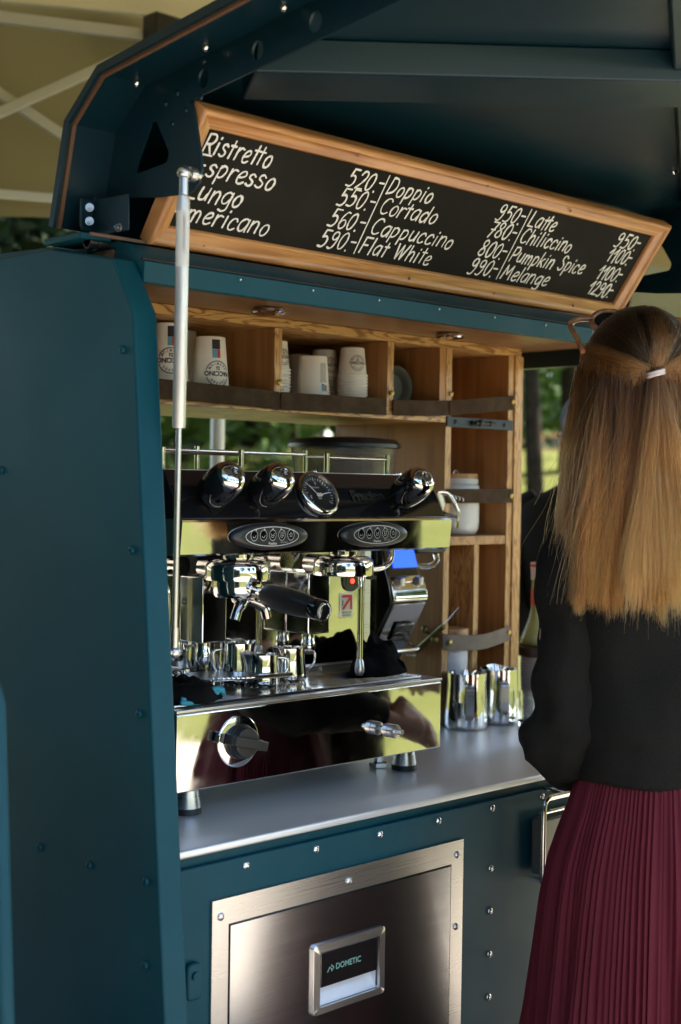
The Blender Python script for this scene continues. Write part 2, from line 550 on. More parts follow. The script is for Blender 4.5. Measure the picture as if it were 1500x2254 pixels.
# ------------------------------------------------------------------ hand lettering (pen strokes)
# x from 0, baseline 0, capitals 1.0 high; each stroke is a control polyline, 'l' = straight, 'c' = smooth
G = {
    'R': (.62, [('l', [(.02, 0), (.06, .98)]), ('c', [(.06, .98), (.42, 1.0), (.56, .78), (.40, .52), (.06, .46)]), ('l', [(.26, .46), (.56, 0)])]),
    'E': (.60, [('l', [(.52, 1), (.04, 1)]), ('l', [(.05, 1), (.02, 0)]), ('l', [(.02, 0), (.54, .0)]), ('l', [(.03, .5), (.44, .5)])]),
    'L': (.52, [('l', [(.05, 1), (.02, 0.01)]), ('l', [(.02, .01), (.50, .0)])]),
    'A': (.70, [('c', [(.0, .02), (.0, .5), (.18, .92), (.44, .96), (.60, .92)]), ('l', [(.60, .95), (.60, 0)]), ('l', [(.0, .42), (.60, .42)])]),
    'D': (.62, [('l', [(.05, .98), (.0, .02)]), ('c', [(.05, .98), (.40, .92), (.54, .55), (.40, .18), (.0, .01)])]),
    'C': (.62, [('c', [(.58, .84), (.46, .98), (.24, .96), (.06, .70), (.02, .36), (.14, .06), (.36, .0), (.56, .12)])]),
    'F': (.56, [('l', [(.55, 1), (.05, 1)]), ('l', [(.06, 1), (.02, 0)]), ('l', [(.04, .52), (.40, .52)])]),
    'W': (.90, [('l', [(.0, .98), (.18, .02)]), ('l', [(.18, .02), (.42, .94)]), ('l', [(.42, .94), (.54, .02)]), ('l', [(.54, .02), (.88, 1.0)])]),
    'P': (.56, [('l', [(.06, .98), (.0, 0)]), ('c', [(.06, .97), (.40, .98), (.52, .74), (.38, .48), (.04, .42)])]),
    'S': (.56, [('c', [(.52, .86), (.38, 1.0), (.16, .94), (.12, .70), (.30, .52), (.46, .32), (.40, .06), (.18, -.02), (.0, .12)])]),
    'M': (.82, [('l', [(.0, 0), (.12, .98)]), ('l', [(.12, .98), (.36, .34)]), ('l', [(.36, .34), (.66, .98)]), ('l', [(.66, .98), (.72, 0)])]),
    'I': (.20, [('l', [(.08, 1), (.06, 0)])]),
    'a': (.54, [('c', [(.46, .58), (.28, .66), (.06, .48), (.02, .18), (.14, .0), (.32, .06), (.46, .34)]), ('l', [(.48, .62), (.46, 0)])]),
    'c': (.46, [('c', [(.44, .50), (.34, .64), (.14, .58), (.02, .32), (.06, .06), (.24, -.01), (.42, .10)])]),
    'd': (.56, [('c', [(.46, .52), (.28, .64), (.06, .46), (.02, .18), (.14, .0), (.32, .06), (.46, .30)]), ('l', [(.52, 1.02), (.46, 0)])]),
    'e': (.50, [('c', [(.04, .30), (.28, .34), (.44, .46), (.36, .64), (.16, .58), (.02, .30), (.08, .04), (.26, .0), (.44, .10)])]),
    'g': (.54, [('c', [(.46, .56), (.26, .64), (.06, .48), (.02, .20), (.14, .04), (.32, .10), (.46, .36)]), ('c', [(.48, .62), (.46, .1), (.44, -.22), (.26, -.34), (.04, -.28)])]),
    'h': (.54, [('l', [(.06, 1.0), (.0, 0)]), ('c', [(.02, .36), (.18, .60), (.36, .62), (.44, .44), (.42, .2), (.42, 0)])]),
    'i': (.22, [('l', [(.08, .62), (.05, 0)]), ('l', [(.11, .86), (.12, .91)])]),
    'k': (.50, [('l', [(.06, 1.0), (.0, 0)]), ('l', [(.40, .60), (.03, .26)]), ('l', [(.14, .36), (.42, 0)])]),
    'l': (.20, [('l', [(.09, 1.02), (.04, 0)])]),
    'm': (.80, [('l', [(.04, .62), (.0, 0)]), ('c', [(.02, .36), (.14, .60), (.28, .60), (.34, .42), (.32, 0)]), ('c', [(.34, .36), (.46, .60), (.60, .60), (.68, .42), (.66, 0)])]),
    'n': (.54, [('l', [(.04, .62), (.0, 0)]), ('c', [(.02, .36), (.18, .60), (.36, .62), (.44, .44), (.42, .2), (.42, 0)])]),
    'o': (.52, [('c', [(.26, .63), (.10, .52), (.02, .26), (.10, .03), (.26, .0), (.40, .12), (.46, .38), (.38, .58), (.24, .63)])]),
    'p': (.54, [('l', [(.06, .62), (.0, -.34)]), ('c', [(.05, .50), (.20, .64), (.40, .58), (.46, .36), (.34, .10), (.16, .02), (.03, .10)])]),
    'r': (.42, [('l', [(.06, .62), (.02, 0)]), ('c', [(.03, .32), (.16, .56), (.28, .62), (.42, .58)])]),
    's': (.46, [('c', [(.42, .54), (.28, .64), (.12, .58), (.10, .42), (.26, .32), (.38, .20), (.32, .03), (.16, -.01), (.0, .07)])]),
    't': (.36, [('l', [(.18, .92), (.12, 0)]), ('l', [(.0, .66), (.34, .66)])]),
    'u': (.54, [('c', [(.06, .62), (.02, .30), (.06, .04), (.22, .0), (.36, .10), (.44, .34)]), ('l', [(.48, .62), (.44, 0)])]),
    '0': (.58, [('c', [(.30, 1.0), (.10, .82), (.02, .44), (.10, .06), (.26, .0), (.42, .16), (.52, .58), (.44, .92), (.28, 1.0)])]),
    '1': (.42, [('l', [(.02, .62), (.34, 1.0)]), ('l', [(.34, 1.0), (.28, 0)])]),
    '2': (.56, [('c', [(.08, .78), (.20, .98), (.42, .98), (.50, .76), (.36, .44), (.16, .18), (.02, .02)]), ('l', [(.02, .02), (.50, .02)])]),
    '5': (.58, [('l', [(.54, 1.0), (.14, 1.0)]), ('l', [(.14, 1.0), (.08, .58)]), ('c', [(.08, .58), (.30, .64), (.46, .50), (.46, .22), (.28, .02), (.0, .04)])]),
    '6': (.56, [('c', [(.48, .94), (.30, .96), (.10, .66), (.04, .26), (.18, .0), (.40, .06), (.48, .28), (.36, .50), (.16, .46), (.05, .28)])]),
    '7': (.52, [('l', [(.02, .98), (.50, .98)]), ('l', [(.50, .98), (.14, 0)]), ('l', [(.10, .50), (.44, .50)])]),
    '8': (.56, [('c', [(.30, .54), (.12, .68), (.12, .90), (.30, 1.0), (.46, .88), (.42, .68), (.26, .52), (.08, .34), (.04, .12), (.22, .0), (.42, .08), (.46, .30), (.30, .54)])]),
    '9': (.56, [('c', [(.46, .70), (.30, .52), (.10, .58), (.06, .82), (.22, 1.0), (.42, .94), (.48, .72)]), ('c', [(.48, .76), (.46, .36), (.34, .04), (.16, -.04), (.0, .02)])]),
    '.': (.16, [('l', [(.04, .03), (.05, .0)])]),
    '-': (.34, [('l', [(.04, .50), (.28, .50)])]),
    ' ': (.34, []),
}


def ribbon(mb, pts, w, nrm, lift, wob=0.0):
    """Flat pen stroke of width w with rounded ends, lying on the plane whose normal is nrm."""
    nrm = Vector(nrm).normalized()
    pts = [p for i, p in enumerate(pts) if i == 0 or (p - pts[i - 1]).length > 1e-6]
    if len(pts) < 2:
        return
    L, Rr = [], []
    for i, p in enumerate(pts):
        d = (pts[min(i + 1, len(pts) - 1)] - pts[max(i - 1, 0)]).normalized()
        s = nrm.cross(d) * (w / 2) * (1 + wob * noise.noise(p * 160 + Vector((lift * 9e5, 0, 0))))
        L.append(p + s + nrm * lift)
        Rr.append(p - s + nrm * lift)
    n = len(pts)
    vs = L + Rr
    fs = [(i, i + 1, n + i + 1, n + i) for i in range(n - 1)]
    for e, sg in ((0, -1), (n - 1, 1)):
        d = (pts[1] - pts[0]).normalized() if e == 0 else (pts[-1] - pts[-2]).normalized()
        s = nrm.cross(d) * (w / 2)
        base = len(vs)
        cp = [pts[e] + nrm * lift + s * math.cos(a) + d * sg * (w / 2) * math.sin(a) for a in [PI * k / 6 for k in range(7)]]
        vs = vs + cp
        fs.append(tuple(range(base, base + 7)))
    mb.add(vs, fs)


def text_strokes(s, size, width=None, slant=0.0, tight=1.0, jit=0.0, rg=None):
    """Returns (list of 2-D strokes, total width) in metres."""
    x = 0
    out = []
    prev = ''
    for ch in s:
        adv, strokes = G.get(ch, G[' '])
        if ch == 't' and prev == 't':
            x -= .12
        jy = (rg.random() - .5) * jit if rg else 0
        js = 1 + ((rg.random() - .5) * jit if rg else 0)
        x += ((rg.random() - .5) * jit * .8) if rg else 0
        for typ, pts in strokes:
            pp = catmull([(px * js, py * js + jy, 0) for px, py in pts], 6) if typ == 'c' else [Vector((px * js, py * js + jy, 0)) for px, py in pts]
            out.append([Vector(((x + p.x + slant * p.y), p.y, 0)) for p in pp])
        x += adv + .13 * tight
        prev = ch
    x -= .13 * tight
    sx = (width / (x)) if width else size
    return [[Vector((p.x * sx, p.y * size, 0)) for p in st] for st in out], (width or x * size)


LIFT = [0]


def write(mb, s, o, u, up, size, w, width=None, slant=0.0, jit=0.0, seed=1, tight=1.0, wob=0.0):
    o, u, up = Vector(o), Vector(u).normalized(), Vector(up).normalized()
    nrm = u.cross(up)
    sts, W = text_strokes(s, size, width, slant, tight, jit, random.Random(seed))
    for st in sts:
        LIFT[0] += 1
        ribbon(mb, [o + u * p.x + up * p.y for p in st], w * (1 + wob * (((LIFT[0] * 37) % 11) / 11 - .45)), nrm, 0.0004 + 0.000004 * (LIFT[0] % 60), wob * 1.6)
    return W


def font_mesh(s, size, bold=0.0, align='CENTER'):
    """Vertices and faces of a built-in-font text, flat in XY."""
    c = bpy.data.curves.new("t", 'FONT')
    c.body = s
    c.size = size
    c.offset = bold
    c.align_x = align
    c.resolution_u = 3
    o = bpy.data.objects.new("t", c)
    COL.objects.link(o)
    dg = bpy.context.evaluated_depsgraph_get()
    me = bpy.data.meshes.new_from_object(o.evaluated_get(dg))
    vs = [v.co.copy() for v in me.vertices]
    fs = [tuple(p.vertices) for p in me.polygons]
    bpy.data.objects.remove(o)
    bpy.data.curves.remove(c)
    bpy.data.meshes.remove(me)
    return vs, fs


# ------------------------------------------------------------------ ground
def ground_h(x, y):
    d = math.hypot(x - 2.0, y - 0.5)
    t = max(0.0, min(1.0, (d - 7.0) / 16.0))
    back = max(0.0, min(1.0, (y + 0.35 * x - 3.0) / 6.0))
    fr_ = max(0.0, min(1.0, (d - 13.0) / 35.0)) * max(0.0, min(1.0, (-y - 3.0) / 5.0))
    return (2.15 * t * t * (3 - 2 * t) + .019 * max(0.0, d - 23.0)) * back + 3.6 * fr_ + (0.10 * noise.noise(Vector((x * .11, y * .11, 0))) if d > 6 else 0.0)


mb = MB()
xs = [-260, -160, -100, -60] + [-40 + 3 * i for i in range(34)] + [70, 100, 160, 260]
ys = xs
n = len(xs)
mb.add([(x, y, ground_h(x, y)) for y in ys for x in xs], [(j * n + i, j * n + i + 1, (j + 1) * n + i + 1, (j + 1) * n + i) for j in range(n - 1) for i in range(n - 1)])
mb.build("lawn", GRASS, smooth=180, kind="structure")
mb = MB()
yard = [(-3.0, -7.4), (-.5, -8.2), (2.0, -7.6), (3.9, -5.4), (5.2, -3.7), (4.4, -2.4), (4.6, -.5), (4.4, 1.6), (2.5, 2.6), (-1, 2.9), (-3.0, 1.8), (-3.4, -2.6)]
yp = catmull([(a, b, 0) for a, b in yard], 6)
cy_ = Vector((-1.0, -2.4, 0))
mb.loft([[Vector((p.x, p.y, .012)) for p in yp], [Vector(((p.x + cy_.x) / 2, (p.y + cy_.y) / 2, .02)) for p in yp], [cy_ + Vector((0, 0, .02)) + (p - cy_) * .02 for p in yp]])
mb.build("bounce_gravel", PATH, smooth=180, kind="structure")  # mostly unseen gravel, spread wide to bounce warm light onto the trailer
mb = MB()
pa = [(3.6, -5.6), (4.2, -7.5), (4.4, -10), (3.6, -15), (1.0, -24), (-3, -40)]
pa = catmull([(a, b, 0) for a, b in pa], 8)
mb.loft([[Vector((p.x - .9, p.y, ground_h(p.x - .9, p.y) + .035)) for p in pa], [Vector((p.x + .9, p.y, ground_h(p.x + .9, p.y) + .035)) for p in pa]], cap=False, closed=False)
mb.build("path", PATH, smooth=180, kind="structure")

# ------------------------------------------------------------------ trailer
TR = thing("coffee_trailer", "petrol blue coffee trailer with its serving hatch raised over a steel counter", "trailer", (1.9, 0.4, 0))
XL, XI, XE = 1.16, 1.20, 2.65                    # outer left face, inner left face, right end


def front_y(z):
    return 0.030 - 0.0933 * (1.655 - z)


# left side panel: body outline in (y,z), with the leaning front edge and the chamfer up to the ridge
out = [(front_y(0.25), 0.25), (0.030, 1.655), (0.0602, 1.7017), (0.080, 1.732), (0.19, 1.754), (0.236, 1.763), (0.55, 1.765), (0.85, 1.70), (0.86, 0.25)]
side = MB().prism_x(out, XL, XI).build("side_panel", PAINT, TR, bevel=0.004, seg=3)


def screw_bm(p, nrm, r=0.0065, h=0.004):
    return MB().lathe([(r, 0), (r * 0.98, h * .35), (r * .75, h * .8), (r * .35, h), (r * .30, h * .72), (0, h * .72)], p, nrm, 16)


for y, z in ((.0542, 1.6034), (.0267, 1.3295), (.0056, 1.1087), (-.0143, .8848), (-.0146, .771), (.1182, .8798), (.2449, .8813), (.3631, 1.4375)):
    screw_bm((XL, y, z), (-1, 0, 0), .0062, .0045).build("panel_bolt", PAINT, side)

# front body panel below the counter
mb = MB()
oc, ic = [(XI, .25), (XE, .25), (XE, .883), (XI, .883)], [(1.300, .335), (1.815, .335), (1.815, .815), (1.300, .815)]
mb.add([(x, y, z) for y in (0.0, .02) for x, z in oc + ic], [(k, (k + 1) % 4, 4 + (k + 1) % 4, 4 + k) for k in range(4)] + [(8 + k, 12 + k, 12 + (k + 1) % 4, 8 + (k + 1) % 4) for k in range(4)]
       + [(k, 8 + k, 8 + (k + 1) % 4, (k + 1) % 4) for k in range(4)] + [(4 + k, 4 + (k + 1) % 4, 12 + (k + 1) % 4, 12 + k) for k in range(4)])
fp = mb.build("front_panel", PAINT, TR, bevel=0.0025)
for k in range(10):
    screw_bm((1.3493 + .1403 * k, 0, .8695), (0, -1, 0)).build("screw", CHROME, fp)
for z in (.7655, .6915, .6165, .542, .467, .39, .315):
    screw_bm((1.909, 0, z), (0, -1, 0)).build("screw", CHROME, fp)
MB().box(XI, XE, 0.010, 0.05, 0.883, 0.899).build("counter_rail", PAINT, TR)
mb = MB()
mb.prism([(x, -.012, z) for x, z in rrect(1.236, 1.262, .700, .752, .008)], (0, .012, 0))
lt = mb.build("side_latch", PAINT, TR, bevel=.003)
MB().cyl((1.249, -.016, .735), (1.249, -.011, .735), .006).build("latch_pin", PAINT, lt)
# body floor, back sill and right end header
MB().box(XI, XE, 0.05, 0.86, 0.22, 0.25).build("chassis_floor", BLACKPLAS, TR)
MB().box(XI, XE, 0.83, 0.86, 0.25, 0.905).build("back_panel", PAINT, TR)
MB().box(XE - .03, XE, 0.021, 0.829, 0.25, 0.897).build("end_panel", PAINT, TR)
MB().box(XE - .03, XE, 0.13, 0.83, 1.700, 1.737).build("end_header", PAINT_SHADE, TR)
# counter with a folded front lip
poly = [(0.0 - .006, .8995), (0.0 - .006, .9115), (.84, .9115), (.84, .8995)]
MB().prism_x(poly, XI + .0005, XE + .02).build("counter", COUNTER, TR, bevel=0.0035, seg=3)
# ceiling, ridge beam, roof
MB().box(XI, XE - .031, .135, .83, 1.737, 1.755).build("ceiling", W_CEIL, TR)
ridge = [(.062, 1.7015), (.060, 1.7315), (.068, 1.7335), (.072, 1.7385), (.100, 1.760), (.124, 1.764), (.20, 1.772), (.20, 1.7555), (.13, 1.7555), (.13, 1.736), (.075, 1.7015)]
rb = MB().prism_x(ridge, XI, XE).build("ridge_beam", PAINT, TR, bevel=.0015)
MB().tube([(XI, .0665, 1.7352), (XE, .0665, 1.7352)], .0028, 8).build("gutter_seal", RUBBER, rb)
for k in range(9):
    MB().ball((1.375 + .148 * k, .0595, 1.7245), .0022, 10, 6).build("rivet", SATIN, rb)
MB().box(1.150, XE, .118, .123, 1.7665, 1.771).build("ridge_seal", SEAL, rb)
MB().prism_x([(.20, 1.772), (.55, 1.785), (.86, 1.72), (.86, 1.705), (.55, 1.767), (.20, 1.756)], XI, XE).build("roof", PAINT, TR)
# ridge cap stub on top of the side panel
MB().box(1.148, XI, .14, .235, 1.765, 1.774).build("ridge_cap", PAINT, TR, bevel=.002)
MB().box(XI, XE, .200, .226, 1.7725, 1.7880).build("hinge_strip", PAINT_SHADE, TR)
hg = MB().cyl((1.165, .150, 1.7625), (1.222, .150, 1.7625), .0075, n=16)
for x in (1.165, 1.180, 1.205, 1.218):
    hg.cyl((x, .150, 1.7625), (x + .004, .150, 1.7625), .0092, n=16)
hg.build("hinge", BLACKPLAS, TR)

# ---- raised hatch: profile of the skin in (y,z)
HA, HB, HC = (.222, 1.7905), (.186, 1.935), (.114, 1.992)
HD = (-.98, 1.992 + .118 * (.114 + .98))
LX0, LX1 = 1.155, 2.618


def skin_z(y):
    return 1.992 + .118 * (.114 - y)


def off_poly(pts, d):
    """Offset an open polyline to its outside by d."""
    o = []
    for i, p in enumerate(pts):
        a = Vector(pts[max(i - 1, 0)])
        b = Vector(pts[min(i + 1, len(pts) - 1)])
        t = (b - a).normalized()
        nn = Vector((t.y, -t.x))
        o.append((p[0] + nn.x * d, p[1] + nn.y * d))
    return o


base_pts = [HA, HB, HC, HD]
outer = off_poly(base_pts, .012)
hatch = MB().prism_x(base_pts + outer[::-1], LX0, LX1).build("hatch", PAINT_SHADE, TR, smooth=20)
# brown rubber seal along both end lips
for x0, sg in ((LX0 + .006, 1), (LX1 - .012, -1)):
    inner = off_poly(base_pts, -.0045)
    MB().prism_x([HA, HB, HC, HD] + inner[::-1], x0, x0 + .006).build("edge_seal", SEAL, hatch)
for y in (.1107, -.0444, -.1995, -.355, -.51, -.665):
    screw_bm((1.2197, y, skin_z(y)), (0, .118, -1), .0055, .006).build("screw", CHROME, hatch)
for y in (-.09, -.2403, -.4221, -.58):
    screw_bm((2.30, y, skin_z(y)), (0, .118, -1), .0055, .006).build("screw", CHROME, hatch)
# end ribs with the triangular window and lightening holes (sheet with true openings)


def rib_bm(x):
    bm = bmesh.new()
    o = [(.2085, 1.844), (.188, 1.9345), (.116, 1.9915)] + [(y, skin_z(y) - .0008) for y in (-.2, -.5, -.8, -.97)]
    o += [(-.97, skin_z(-.97) - .050), (-.282, 1.986), (.010, 1.952), (.003, 1.938), (-.014, 1.870), (-.016, 1.8535), (-.010, 1.836), (.004, 1.826), (.020, 1.8235), (.087, 1.8285), (.192, 1.8425)]
    holes = [rounded([(a, b, 0) for a, b in ((.100, 1.938), (.088, 1.937), (.057, 1.887), (.062, 1.874), (.136, 1.868), (.1345, 1.880))], .008, 4, True)]
    for y, z in ((-.017, 1.977), (-.129, 1.992), (-.239, 2.005), (-.352, 2.020), (-.465, 2.033), (-.58, 2.047)):
        holes.append([Vector((y + .0115 * math.cos(a), z + .0135 * math.sin(a), 0)) for a in [2 * PI * k / 20 for k in range(20)]])
    edges = []
    for loop in [[Vector((a, b, 0)) for a, b in o]] + holes:
        vs = [bm.verts.new((x, p.x, p.y)) for p in loop]
        edges += [bm.edges.new((vs[i], vs[(i + 1) % len(vs)])) for i in range(len(vs))]
    bmesh.ops.triangle_fill(bm, use_beauty=True, use_dissolve=False, edges=edges)
    # drop any triangle that lies inside a hole

    def inside(loop, y, z):
        c = False
        j = len(loop) - 1
        for i in range(len(loop)):
            yi, zi, yj, zj = loop[i].x, loop[i].y, loop[j].x, loop[j].y
            if (zi > z) != (zj > z) and y < (yj - yi) * (z - zi) / (zj - zi) + yi:
                c = not c
            j = i
        return c
    kill = [f for f in bm.faces if any(inside(h, f.calc_center_median().y, f.calc_center_median().z) for h in holes)]
    bmesh.ops.delete(bm, geom=kill, context='FACES_ONLY')
    me = bpy.data.meshes.new("end_rib")
    bm.to_mesh(me)
    bm.free()
    me.materials.append(PAINT_SHADE)
    ob = bpy.data.objects.new("end_rib", me)
    COL.objects.link(ob)
    sm = ob.modifiers.new("sheet", 'SOLIDIFY')
    sm.thickness = .004
    sm.offset = 0
    attach(ob, hatch)
    return ob


for x, sg in ((1.240, 1), (2.533, -1)):
    rib = rib_bm(x)
    fl = MB()
    fe = [(.010, 1.952), (.003, 1.938), (-.014, 1.870), (-.016, 1.8535)]
    fl.add([(x, y, z) for y, z in fe] + [(x + sg * .004, y + .012, z) for y, z in fe], [(i, i + 1, 5 + i, 4 + i) for i in range(3)])
    f = fl.build("rib_flange", PAINT_SHADE, hatch)
    sm = f.modifiers.new("sheet", 'SOLIDIFY')
    sm.thickness = .003
# rivets on the left rib
for y, z in ((.066, 1.957), (.040, 1.967), (.050, 1.926), (.020, 1.940), (-.012, 1.951), (-.018, 2.000)):
    screw_bm((1.2378, y, z), (-1, 0, 0), .0045, .003).build("rivet", PAINT_SHADE, hatch)
# crossed stiffening channels under the skin


def brace(a, b, w, d, name, cut=None):
    a, b = Vector((*a, 0)), Vector((*b, 0))
    t = (b - a).normalized()
    s = Vector((-t.y, t.x, 0)) * (w / 2)

    def at(p, dz):
        return Vector((p.x, p.y, skin_z(p.y) - dz))
    rings = []
    for p in (a, b):
        rings.append([at(p - s * 1.12, .0005), at(p - s, d), at(p + s, d), at(p + s * 1.12, .0005)])
    return MB().loft(rings).build(name, PAINT_SHADE, hatch, bevel=.003)


def shift(a, b, d):
    t = (Vector(b) - Vector(a)).normalized()
    nn = Vector((t.y, -t.x)) * d
    return (a[0] + nn.x, a[1] + nn.y), (b[0] + nn.x, b[1] + nn.y)


A1, B1 = shift((1.310, -.0147), (2.50, -.728), .052)
brace(A1, B1, .104, .045, "cross_stiffener")
A2, B2 = shift((1.29, -.706), (2.49, .014), .055)
brace(A2, B2, .10, .030, "cross_stiffener")
# hatch foot bracket and its bolts
bk = MB()
bk.prism([(1.178, .186, 1.832), (1.200, .186, 1.832), (1.203, .186, 1.838), (1.235, .186, 1.832), (1.235, .186, 1.782), (1.183, .186, 1.785), (1.178, .186, 1.792)], (0, .004, 0))
bk.add([(1.2, .184, 1.832), (1.2, .10, 1.83), (1.2, .10, 1.778), (1.2, .184, 1.778), (1.203, .184, 1.832), (1.203, .10, 1.83), (1.203, .10, 1.778), (1.203, .184, 1.778)],
       [(0, 1, 2, 3), (7, 6, 5, 4), (0, 4, 5, 1), (1, 5, 6, 2), (2, 6, 7, 3), (3, 7, 4, 0)])
bk.build("hinge_bracket", PAINT_SHADE, hatch, bevel=.0015)
for p, nn in (((1.1925, .184, 1.8195), (-.6, -.8, 0)), ((1.1925, .184, 1.7998), (-.6, -.8, 0)), ((1.2, .1197, 1.7838), (-1, -.2, 0))):
    q = Vector(nn).normalized()
    MB().lathe([(.0062, 0), (.0062, .002), (.0044, .002), (.0044, .006), (.0026, .006), (.0024, .010), (0, .010)], p, q, 14).build("bolt", mat("bolt_steel", (.34, .34, .33), .25, 1.0) if "bolt_steel" not in MATS else MATS["bolt_steel"], hatch)

# ---- gas strut
st_top, st_bot = Vector((1.212, -.0098, 1.8448)), Vector((1.212, -.0025, 1.189))
sd = (st_bot - st_top).normalized()
gs = MB().lathe([(.0060, .030), (.0084, .032), (.0088, .036), (.0092, .040), (.0092, .345), (.0085, .3475), (.004, .3475)], st_top, sd, 24).build("gas_strut", ALU, TR)
MB().lathe([(.0090, .052), (.00935, .0522), (.00935, .128), (.0090, .1282)], st_top, sd, 24, cap=False).build("strut_label", mat("label_silver", (.60, .60, .56), .5), gs)
lb = MB()
for k in range(7):
    a = R(232 + 3.0 * k)
    x, y = st_top.x + .00945 * math.cos(a), st_top.y + .00945 * math.sin(a)
    z0 = 1.79 - .004 * (k % 3)
    lb.add([(x, y, z0), (x + .0002, y, z0), (x + .0002, y, z0 - .05), (x, y, z0 - .05)], [(0, 1, 2, 3)])
lb.build("strut_print", INKGREY, gs)
MB().cyl(st_top + sd * .347, st_bot - sd * .022, .0038, n=14).build("strut_rod", SATIN, gs)
bj = MB().ball(st_top, .0098, 18, 12).cyl(st_top + sd * .004, st_top + sd * .032, .0064, n=16)
bj.lathe([(.005, 0), (.005, .009), (.010, .009), (.0105, .014), (.010, .019), (.006, .019), (.006, .027)], st_top, (1, 0, 0), 18)
bj.build("ball_joint", SATIN, gs)
bj = MB().ball(st_bot, .0088, 18, 12).cyl(st_bot - sd * .004, st_bot - sd * .034, .0055, n=16).cyl(st_bot, st_bot - Vector((.012, 0, 0)), .005)
bj.build("ball_joint", SATIN, gs)
# ---- round spot lamps under the ceiling
for x, y in ((1.6915, .352), (2.1988, .364)):
    sp = MB().lathe([(.0, 0), (.026, 0), (.030, -.003), (.0315, -.008), (.028, -.0105), (.0245, -.0105)], (x, y, 1.7368), (0, 0, 1), 36).build("ceiling_spot", CHROME, TR)
    MB().lathe([(.0, -.0098), (.0245, -.0100), (.0243, -.0085), (0, -.0085)], (x, y, 1.7368), (0, 0, 1), 36).build("lamp_lens", mat("frosted_lens", (.80, .77, .72), .35), sp)
# ---- wheel arch panel in front of the side (left edge of the picture)
MB().prism_x([(-.185, .25), (-.118, 1.165), (-.10, 1.195), (-.06, 1.20), (.30, 1.20), (.30, .25)], .86, .88).build("windbreak_panel", PAINT, TR, bevel=.006, seg=3)
MB().box(.88, 1.16, .26, .30, .50, .56).build("windbreak_arm", PAINT, TR)

# ------------------------------------------------------------------ shelf unit
SH = thing("shelf_unit", "honey coloured plywood shelf unit with leather straps behind the counter", "shelves", (1.9, .6, .912))
CY, CB = .45, .785
MB().box(1.2015, 2.545, CY + .002, CB, 1.7185, 1.7365).build("top_board", W_EDGE, SH, bevel=.001)
MB().box(1.2015, 2.287, CY, CB, 1.560, 1.585).build("shelf", W_EDGE, SH, bevel=.001)
for x0, z0, z1 in ((1.797, 1.5855, 1.718), (2.106, 1.5855, 1.718)):
    p = MB().box(x0 + .0005, x0 + .0175, CY + .004, CB - .016, z0, z1).build("partition", W_FACE, SH)
    MB().box(x0, x0 + .018, CY + .001, CY + .004, z0, z1).build("partition_edge", W_STILE, p)
for x0, x1 in ((2.2875, 2.3055), (2.499, 2.517)):
    p = MB().box(x0 + .0005, x1 - .0005, CY + .004, CB, .9125, 1.718).build("upright", W_FACE, SH)
    MB().box(x0, x1, CY + .0005, CY + .004, .9125, 1.718).build("upright_edge", W_STILE, p)
p = MB().box(2.268, 2.287, CY + .002, CB - .016, 1.5855, 1.718).build("partition", W_FACE, SH)
MB().box(2.5175, 2.545, CY - .004, CB, .9125, 1.7184).build("end_post", W_STILE, SH, bevel=.001)
MB().box(2.306, 2.4985, CY + .002, CB - .016, 1.298, 1.317).build("shelf", W_LID, SH, bevel=.001)
MB().box(2.392, 2.408, CY + .003, CB - .016, .9125, 1.2975).build("divider", W_STILE, SH)
MB().box(1.2015, 2.2865, CB - .0155, CB, 1.5855, 1.718).build("back_board", W_FACE, SH)
MB().box(2.3065, 2.4985, CB - .0155, CB, .9125, 1.718).build("back_board", W_FACE, SH)
MB().box(1.2005, 1.219, CY + .001, CB - .016, 1.5855, 1.718).build("partition", W_FACE, SH)


def strap(pts, h, m, tacks):
    """Leather strip along a path (x,y,zmid)."""
    pts = catmull(pts, 10)
    rings = []
    for p in pts:
        t = .0011
        rings.append([p + Vector((0, -t, -h / 2)), p + Vector((0, -t, h / 2)), p + Vector((0, t, h / 2)), p + Vector((0, t, -h / 2))])
    s = MB().loft(rings).build("strap", m, SH, bevel=.0006)
    for q in tacks:
        k = MB().lathe([(.0062, 0), (.0058, .0018), (.0035, .0034), (0, .0038)], q, (0, -1, 0), 12)
        for a in range(6):
            k.ball(Vector(q) + Vector((.0036 * math.cos(a * PI / 3), -.0022, .0036 * math.sin(a * PI / 3))), .0014, 8, 5)
        k.build("strap_tack", BRASS, s)
    return s


strap([(1.215, .447, 1.586), (1.50, .438, 1.5865), (1.72, .441, 1.583), (1.806, .447, 1.5805)], .034, LEATHER, [(1.806, .4465, 1.615)])
strap([(1.808, .4445, 1.5805), (1.96, .440, 1.582), (2.10, .447, 1.584)], .0335, LEATHER, [(2.115, .4465, 1.613)])
strap([(2.117, .4445, 1.5835), (2.20, .441, 1.586), (2.290, .4465, 1.591)], .0325, LEATHER, [(2.299, .4465, 1.6215)])
strap([(2.292, .4445, 1.591), (2.40, .441, 1.602), (2.513, .447, 1.614)], .0325, LEATHER, [(2.507, .4445, 1.616)])
strap([(2.290, .4465, 1.4035), (2.40, .440, 1.405), (2.513, .447, 1.4055)], .031, LEATHER, [(2.507, .4445, 1.406)])
strap([(2.284, .4465, 1.095), (2.31, .438, 1.0905), (2.40, .433, 1.0865), (2.513, .447, 1.0975)], .033, LEATHER2, [(2.296, .4355, 1.0915), (2.507, .4445, 1.100)])
ct = MB().box(2.288, 2.512, .4465, .4495, 1.5515, 1.5735).build("catch_plate", mat("dark_steel", (.035, .045, .05), .4, .6), SH, bevel=.001)
for x in (2.315, 2.482):
    screw_bm((x, .4465, 1.5625), (0, -1, 0), .0055, .003).build("catch_screw", BLACKPLAS, ct)
